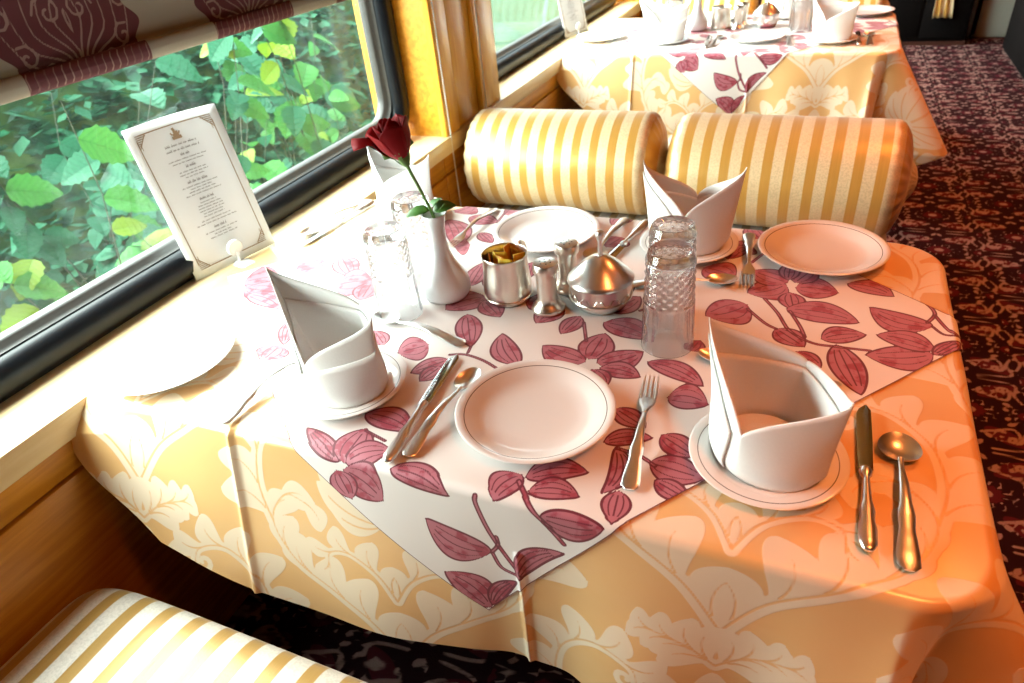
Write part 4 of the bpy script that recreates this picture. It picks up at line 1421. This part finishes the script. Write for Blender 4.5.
def make_spoon(name, L, a, b, label_cat='spoon'):
    t = thing(name, '', 'spoon')
    S = handle_sections(L)
    out = []
    for (y, x, z, w, h) in S:
        f = y / L
        out.append((y, 0, .0035 + .011 * math.sin(PI * min(1, f * .78)) ** 2 * (1 if f < .64 else 1), w, h * .8))
    out.append((L + .012, 0, .0088, .0034, .0016))
    MB().flat(out, 12).build('handle', 'silver', t)
    mb = MB()
    bowl_mesh(mb, L + .006 + b, a, b, .0078, .0098)
    mb.build('bowl', 'silver', t, angle=60)
    return t

def make_fork():
    t = thing('dinner_fork', '', 'fork')
    S = handle_sections(.155)
    out = [(y, 0, .0035 + .012 * math.sin(PI * min(1, y / .155 * .72)) ** 2, w, h * .8) for y, x, z, w, h in S]
    MB().flat(out, 12).build('handle', 'silver', t)
    head = [(.150, 0, .0125, .0034, .0016), (.160, 0, .0112, .0055, .0014), (.170, 0, .0090, .0105, .0012), (.180, 0, .0072, .0128, .0011), (.192, 0, .0060, .0130, .0011)]
    hd = MB().flat(head, 12).build('head', 'silver', t)
    for k in range(4):
        x = (k - 1.5) * .0072
        MB().flat([(.188, x, .0062, .0023, .0011), (.205, x * 1.0, .0058, .0020, .0011), (.225, x * .98, .0072, .0017, .0010), (.243, x * .95, .0100, .0010, .0007)], 8).build('tine', 'silver', hd)
    return t
KNIFE, FORK = make_knife(), make_fork()
SPOON = make_spoon('dessert_spoon', .155, .0200, .0300)
SOUP = make_spoon('soup_spoon', .170, .0265, .0285)
_kn, _fk, _ds, _ss = [], [], [], []
D = math.radians
place(KNIFE, _kn, (0.664, 0.010, ZT), D(5), 'dinner knife left of the front centre plate, beside a spoon', 'dinner knives')
place(SPOON, _ds, (0.686, 0.025, ZT), D(-3), 'spoon lying between the knife and the front centre plate', 'dessert spoons')
place(FORK, _fk, (1.011, 0.060, ZT), D(6), 'dinner fork right of the front centre plate', 'dinner forks')
place(KNIFE, _kn, (1.297, 0.055, ZT), D(1), 'dinner knife at the aisle corner, right of the front right napkin', 'dinner knives')
place(SOUP, _ss, (1.339, 0.036, ZT), D(1), 'round-bowled soup spoon beside the knife at the aisle corner', 'soup spoons')
place(FORK, _fk, (0.352, 0.000, ZT), D(-4), 'dinner fork lying left of the front left napkin', 'dinner forks')
place(SPOON, _ds, (0.640, 0.312, ZT), D(79), 'dessert spoon behind the front left napkin, handle toward the knife', 'dessert spoons')
place(SPOON, _ds, (1.262, 0.360, ZT), D(82), 'dessert spoon half hidden behind the front right napkin', 'dessert spoons')
place(SPOON, _ds, (0.862, 0.585, ZT), D(-72), 'dessert spoon whose bowl shows right of the crystal tumblers', 'dessert spoons')
place(KNIFE, _kn, (0.838, 0.880, ZT), D(170), 'dinner knife between the far plate and the far napkin', 'dinner knives')
place(SOUP, _ss, (0.785, 0.895, ZT), D(176), 'soup spoon leaning at the right rim of the plate behind the mug', 'soup spoons')
place(FORK, _fk, (0.448, 0.888, ZT), D(176), 'dinner fork at the far edge left of the plate behind the mug', 'dinner forks')
place(KNIFE, _kn, (0.090, 0.862, ZT), D(173), 'dinner knife near the window, right of the menu card', 'dinner knives')
place(SPOON, _ds, (0.050, 0.850, ZT), D(175), 'spoon beside the knife near the window sill', 'dessert spoons')
place(FORK, _fk, (1.068, 0.868, ZT), D(186), 'dinner fork at the left rim of the plate near the aisle', 'dinner forks')

# ------------------------------------------------------------------ menu card in a round clip stand
def make_menu(label, loc, rot):
    t = thing('menu_card', label, 'menu', loc, rot)
    W, H = 0.218, 0.345
    tilt = math.radians(12)
    n, m = 13, 17

    def pt(u, v, e=0.0):
        """card surface: u across (-.5..5), v up (0..1); stands along local x, faces local -y"""
        curve = .016 * math.cos(u * PI) * (v ** 1.5)
        z = v * H * math.cos(tilt) + .001
        y = v * H * math.sin(tilt) + curve - e
        return (u * W, y, z)
    P = np.array([[pt(u, v) for u in np.linspace(-.5, .5, n)] for v in np.linspace(0, 1, m)])
    sheet = mesh_obj('sheet', P.reshape(-1, 3), grid_faces(m, n), 'paper', t)
    sm = sheet.modifiers.new('thickness', 'SOLIDIFY')
    sm.thickness = .0012
    E0 = .0016

    def strip(mb, u0, v0, u1, v1, w, k=8):
        a, b = np.array([u0 * W, v0 * H]), np.array([u1 * W, v1 * H])
        d = (b - a) / (np.linalg.norm(b - a) + 1e-9)
        nn = np.array([-d[1], d[0]]) * w / 2
        pts = []
        for q in np.linspace(0, 1, k):
            c = a + (b - a) * q
            pts.append([pt((c[0] + s * nn[0]) / W, (c[1] + s * nn[1]) / H, E0) for s in (-1, 1)])
        mb.add(np.array(pts).reshape(-1, 3), grid_faces(k, 2))
    bd = MB()
    L_, R_, B_, T_ = -.41, .41, .055, .945
    for q in ((L_, B_ + .03, L_, T_ - .03), (R_, B_ + .03, R_, T_ - .03), (L_ + .04, B_, R_ - .04, B_), (L_ + .04, T_, R_ - .04, T_)):
        strip(bd, *q, .0022, 16)
    for sx in (-1, 1):
        for vy, sy in ((T_, -1), (B_, 1)):
            for k in range(6):
                strip(bd, sx * .41, vy + sy * .012 * k, sx * (.41 - .022 * (6 - k)), vy + sy * .012 * k, .0016, 3)
            strip(bd, sx * .41, vy + sy * .08, sx * .30, vy, .0018, 4)
            strip(bd, sx * .385, vy + sy * .09, sx * .385, vy + sy * .05, .0014, 3)
    bd.build('border', 'ink_gold', t, smooth=False)
    em = MB()
    for q in ((-.05, .865, .05, .865, .0065), (-.035, .88, .035, .88, .0065), (-.02, .895, .03, .895, .006), (.0, .895, -.01, .925, .006), (-.04, .885, -.05, .90, .003), (.035, .885, .05, .90, .003)):
        strip(em, *q, 4)
    em.build('emblem', 'ink_gold', t, smooth=False)
    tx = MB()
    rnd = random.Random(5)
    # illegibly small lines of type: (centre height, half width, weight)
    rows = [(.825, .17, .0042), (.795, .18, .0042), (.762, .05, .0055), (.735, .21, .0024), (.715, .18, .0024), (.685, .055, .0055), (.658, .15, .0024), (.640, .16, .0024), (.622, .11, .0024),
            (.588, .12, .0055), (.562, .20, .0024), (.544, .12, .0024), (.526, .15, .0024), (.508, .20, .0024), (.470, .08, .0055), (.446, .09, .0024), (.428, .13, .0024), (.410, .14, .0024), (.392, .14, .0024), (.374, .11, .0024), (.356, .12, .0024),
            (.332, .17, .0024), (.312, .24, .0024), (.275, .07, .0055), (.250, .19, .0024), (.230, .10, .0024), (.212, .16, .0024)]
    for v, hw, wt in rows:
        u = -hw
        while u < hw:
            w = rnd.uniform(.022, .075)
            e = min(u + w, hw)
            q = u
            while q < e:                      # letter-like strokes
                strip(tx, q, v - wt / H * .5, q + .003, v + wt / H * rnd.choice((.4, .5, .85)), .0008, 2)
                q += .0085
            strip(tx, u, v, e, v, wt * .30, 2)
            u = e + .014
    tx.build('lettering', 'ink', t, smooth=False)
    # clip: clear round button on a small foot in front of the card
    cl = MB()
    cl.lathe([(.0005, .004), (.010, .0045), (.014, .004), (.0185, .006), (.0200, .004), (.0200, -.002), (.0185, -.004), (.0005, -.004)], 32)
    c = cl.build('clip', 'white_china', t, angle=50)
    c.matrix_local = Matrix.Translation((.0, -.008, .040)) @ Matrix.Rotation(PI / 2 + .1, 4, 'X')
    MB().flat([(-.052, .0, .003, .014, .002), (-.045, .0, .003, .020, .0028), (-.012, .0, .003, .020, .0028), (-.003, .0, .003, .010, .0020)], 14).build('clip_foot', 'white_china', t)
    MB().tube([(.0, -.010, .004), (.0, -.012, .018), (.0, -.009, .030)], .004, 8).build('clip_post', 'white_china', t)
    return t
# the card stands on the sill; local x runs along the window (+y of the car)
MENU = make_menu('white printed menu card in a round clip, standing on the window sill', (-0.062, 0.497, TOP + .0005), math.radians(75))

# ------------------------------------------------------------------ the far table repeats the setting
def find(label):
    for o in bpy.data.objects:
        if o.parent is None and o.get('label') == label:
            return o
    raise KeyError(label)

def again(label, new, dx=0.0, dy=0.0):
    c = copy_tree(find(label))
    c.location = Vector(c.location) + Vector((dx, PITCH + dy, 0))
    c['label'] = new
    return c
again('dark wood dining table under the near gold cloth', 'dark wood dining table under the far gold cloth')
again('gold damask tablecloth on the near table', 'gold damask tablecloth on the far table')
again('white cotton table topper printed with burgundy leaves on the near table', 'floral printed table topper on the far table')
again('white dinner plate with grey rim line at the front centre, beside the fork', 'white dinner plate at the front centre of the far table', .02, .09)
again('white dinner plate near the aisle corner, in front of the right bolster', 'white dinner plate at the aisle corner of the far table', .09, .0)
again('white dinner plate behind the silver mug', 'white dinner plate at the back of the far table')
again('white dinner plate on the window sill side at far left', 'white dinner plate by the window on the far table', 0, .22)
again('small white plate under the napkin at front left', 'small plate under the left napkin of the far table', -.04, .10)
again('small white plate under the napkin at front right', 'small plate under the right napkin of the far table', 0, .04)
again('small white plate under the napkin behind the crystal glasses', 'small plate under the back napkin of the far table')
again('white folded napkin standing on the front left side plate', 'white folded napkin on the left of the far table', -.04, .10)
again('white folded napkin standing on the front right side plate', 'white folded napkin on the right of the far table', 0, .04)
again('white folded napkin with two peaks behind the crystal glasses', 'white folded napkin at the back of the far table')
again('upside-down cut crystal tumbler at front right of the silver sugar bowl', 'upside-down tumbler in front on the far table', .05, .02)
again('upside-down cut crystal tumbler just behind the right front tumbler', 'upside-down tumbler behind another on the far table', .05, .02)
again('upside-down cut crystal tumbler left of the white vase', 'upside-down tumbler beside the vase of the far table', .0, .02)
again('white china bud vase holding a red rose', 'white china vase on the far table', .03, .04)
again('silver mug with handle holding yellow sachets, right of the vase', 'silver mug on the far table', .01, .05)
again('silver salt shaker in front, between the mug and the sugar bowl', 'silver shaker in front on the far table', .0, .05)
again('silver pepper shaker behind the front shaker', 'silver shaker behind on the far table', 0, .05)
again('silver sugar bowl with pointed lid and engraved band', 'silver sugar bowl with lid on the far table', .03, .05)
again('white printed menu card in a round clip, standing on the window sill', 'white menu card on the sill beside the far table')
again('dinner knife left of the front centre plate, beside a spoon', 'dinner knife in front on the far table', .0, .09)
again('spoon lying between the knife and the front centre plate', 'spoon beside the knife on the far table', .0, .09)
again('dinner fork right of the front centre plate', 'dinner fork on the far table', .0, .06)
again('dinner knife at the aisle corner, right of the front right napkin', 'dinner knife at the aisle corner of the far table', -.02, .07)
again('round-bowled soup spoon beside the knife at the aisle corner', 'soup spoon at the aisle corner of the far table', -.02, .07)

# ------------------------------------------------------------------ across the aisle and at the end of the car
t = thing('aisle_bench', 'dark bench with gold cushion across the aisle, at the right edge', 'bench', (2.40, 4.75, 0))
MB().box((0, 0, .02), (.70, 1.35, .60), .03).build('bench_body', 'black', t, angle=30)
rounded_slab(.03, .68, .05, 1.30, .58, .74, .05).build('seat_cushion', 'bolster', t)
MB().box((.62, 0, .4), (.72, 1.35, 1.05), .03).build('backrest', 'black', t, angle=30)
d = bpy.data.objects.new('door_1', None)
COL.objects.link(d)
struct(d, 'pale grey end door at the far end of the aisle')
d.location = (2.20, 6.62, 0)
MB().box((0.06, 0, .0), (.40, .05, 2.0), .006).build('door_leaf', 'door_grey', d, angle=30)
MB().box((0.0, -.012, 0), (.045, .05, 2.0), .004).build('door_frame', 'door_grey', d, angle=30)
MB().box((.045, -.02, .03), (.075, -.001, .34), .003).build('door_slot', 'black', d, angle=30)
t = thing('end_cabinet', 'black cabinet at the far end beside the pale door', 'cabinet', (1.48, 6.35, 0))
MB().box((0, 0, 0.02), (.70, .42, 1.6), .012).build('body', 'black', t, angle=30)
MB().box((-.005, -.005, 0), (.705, .425, .03)).build('plinth', 'wood_dark', t, smooth=False)
MB().box((.02, -.012, .06), (.34, 0, 1.55), .006).build('cabinet_door', 'black', t, angle=30)
MB().box((.36, -.012, .06), (.68, 0, 1.55), .006).build('cabinet_door', 'black', t, angle=30)
# gold sash hanging in front of the cabinet
P = np.zeros((26, 15, 3))
for i in range(26):
    f = i / 25
    for j in range(15):
        s = j / 14 * 2 - 1
        w = .045 + .05 * abs(f - .45) + .03 * (f > .8)
        P[i, j] = (s * w + .07 * (1 - f), .018 * math.cos(s * 9 + f * 5), .95 * f)
sash = mesh_obj('gold_sash', P.reshape(-1, 3), grid_faces(26, 15), 'bolster', None, True, (1.90, 6.295, .22))
sm = sash.modifiers.new('thickness', 'SOLIDIFY')
sm.thickness = .003
tag(sash, 'gold fabric sash hanging in front of the black cabinet', 'fabric')
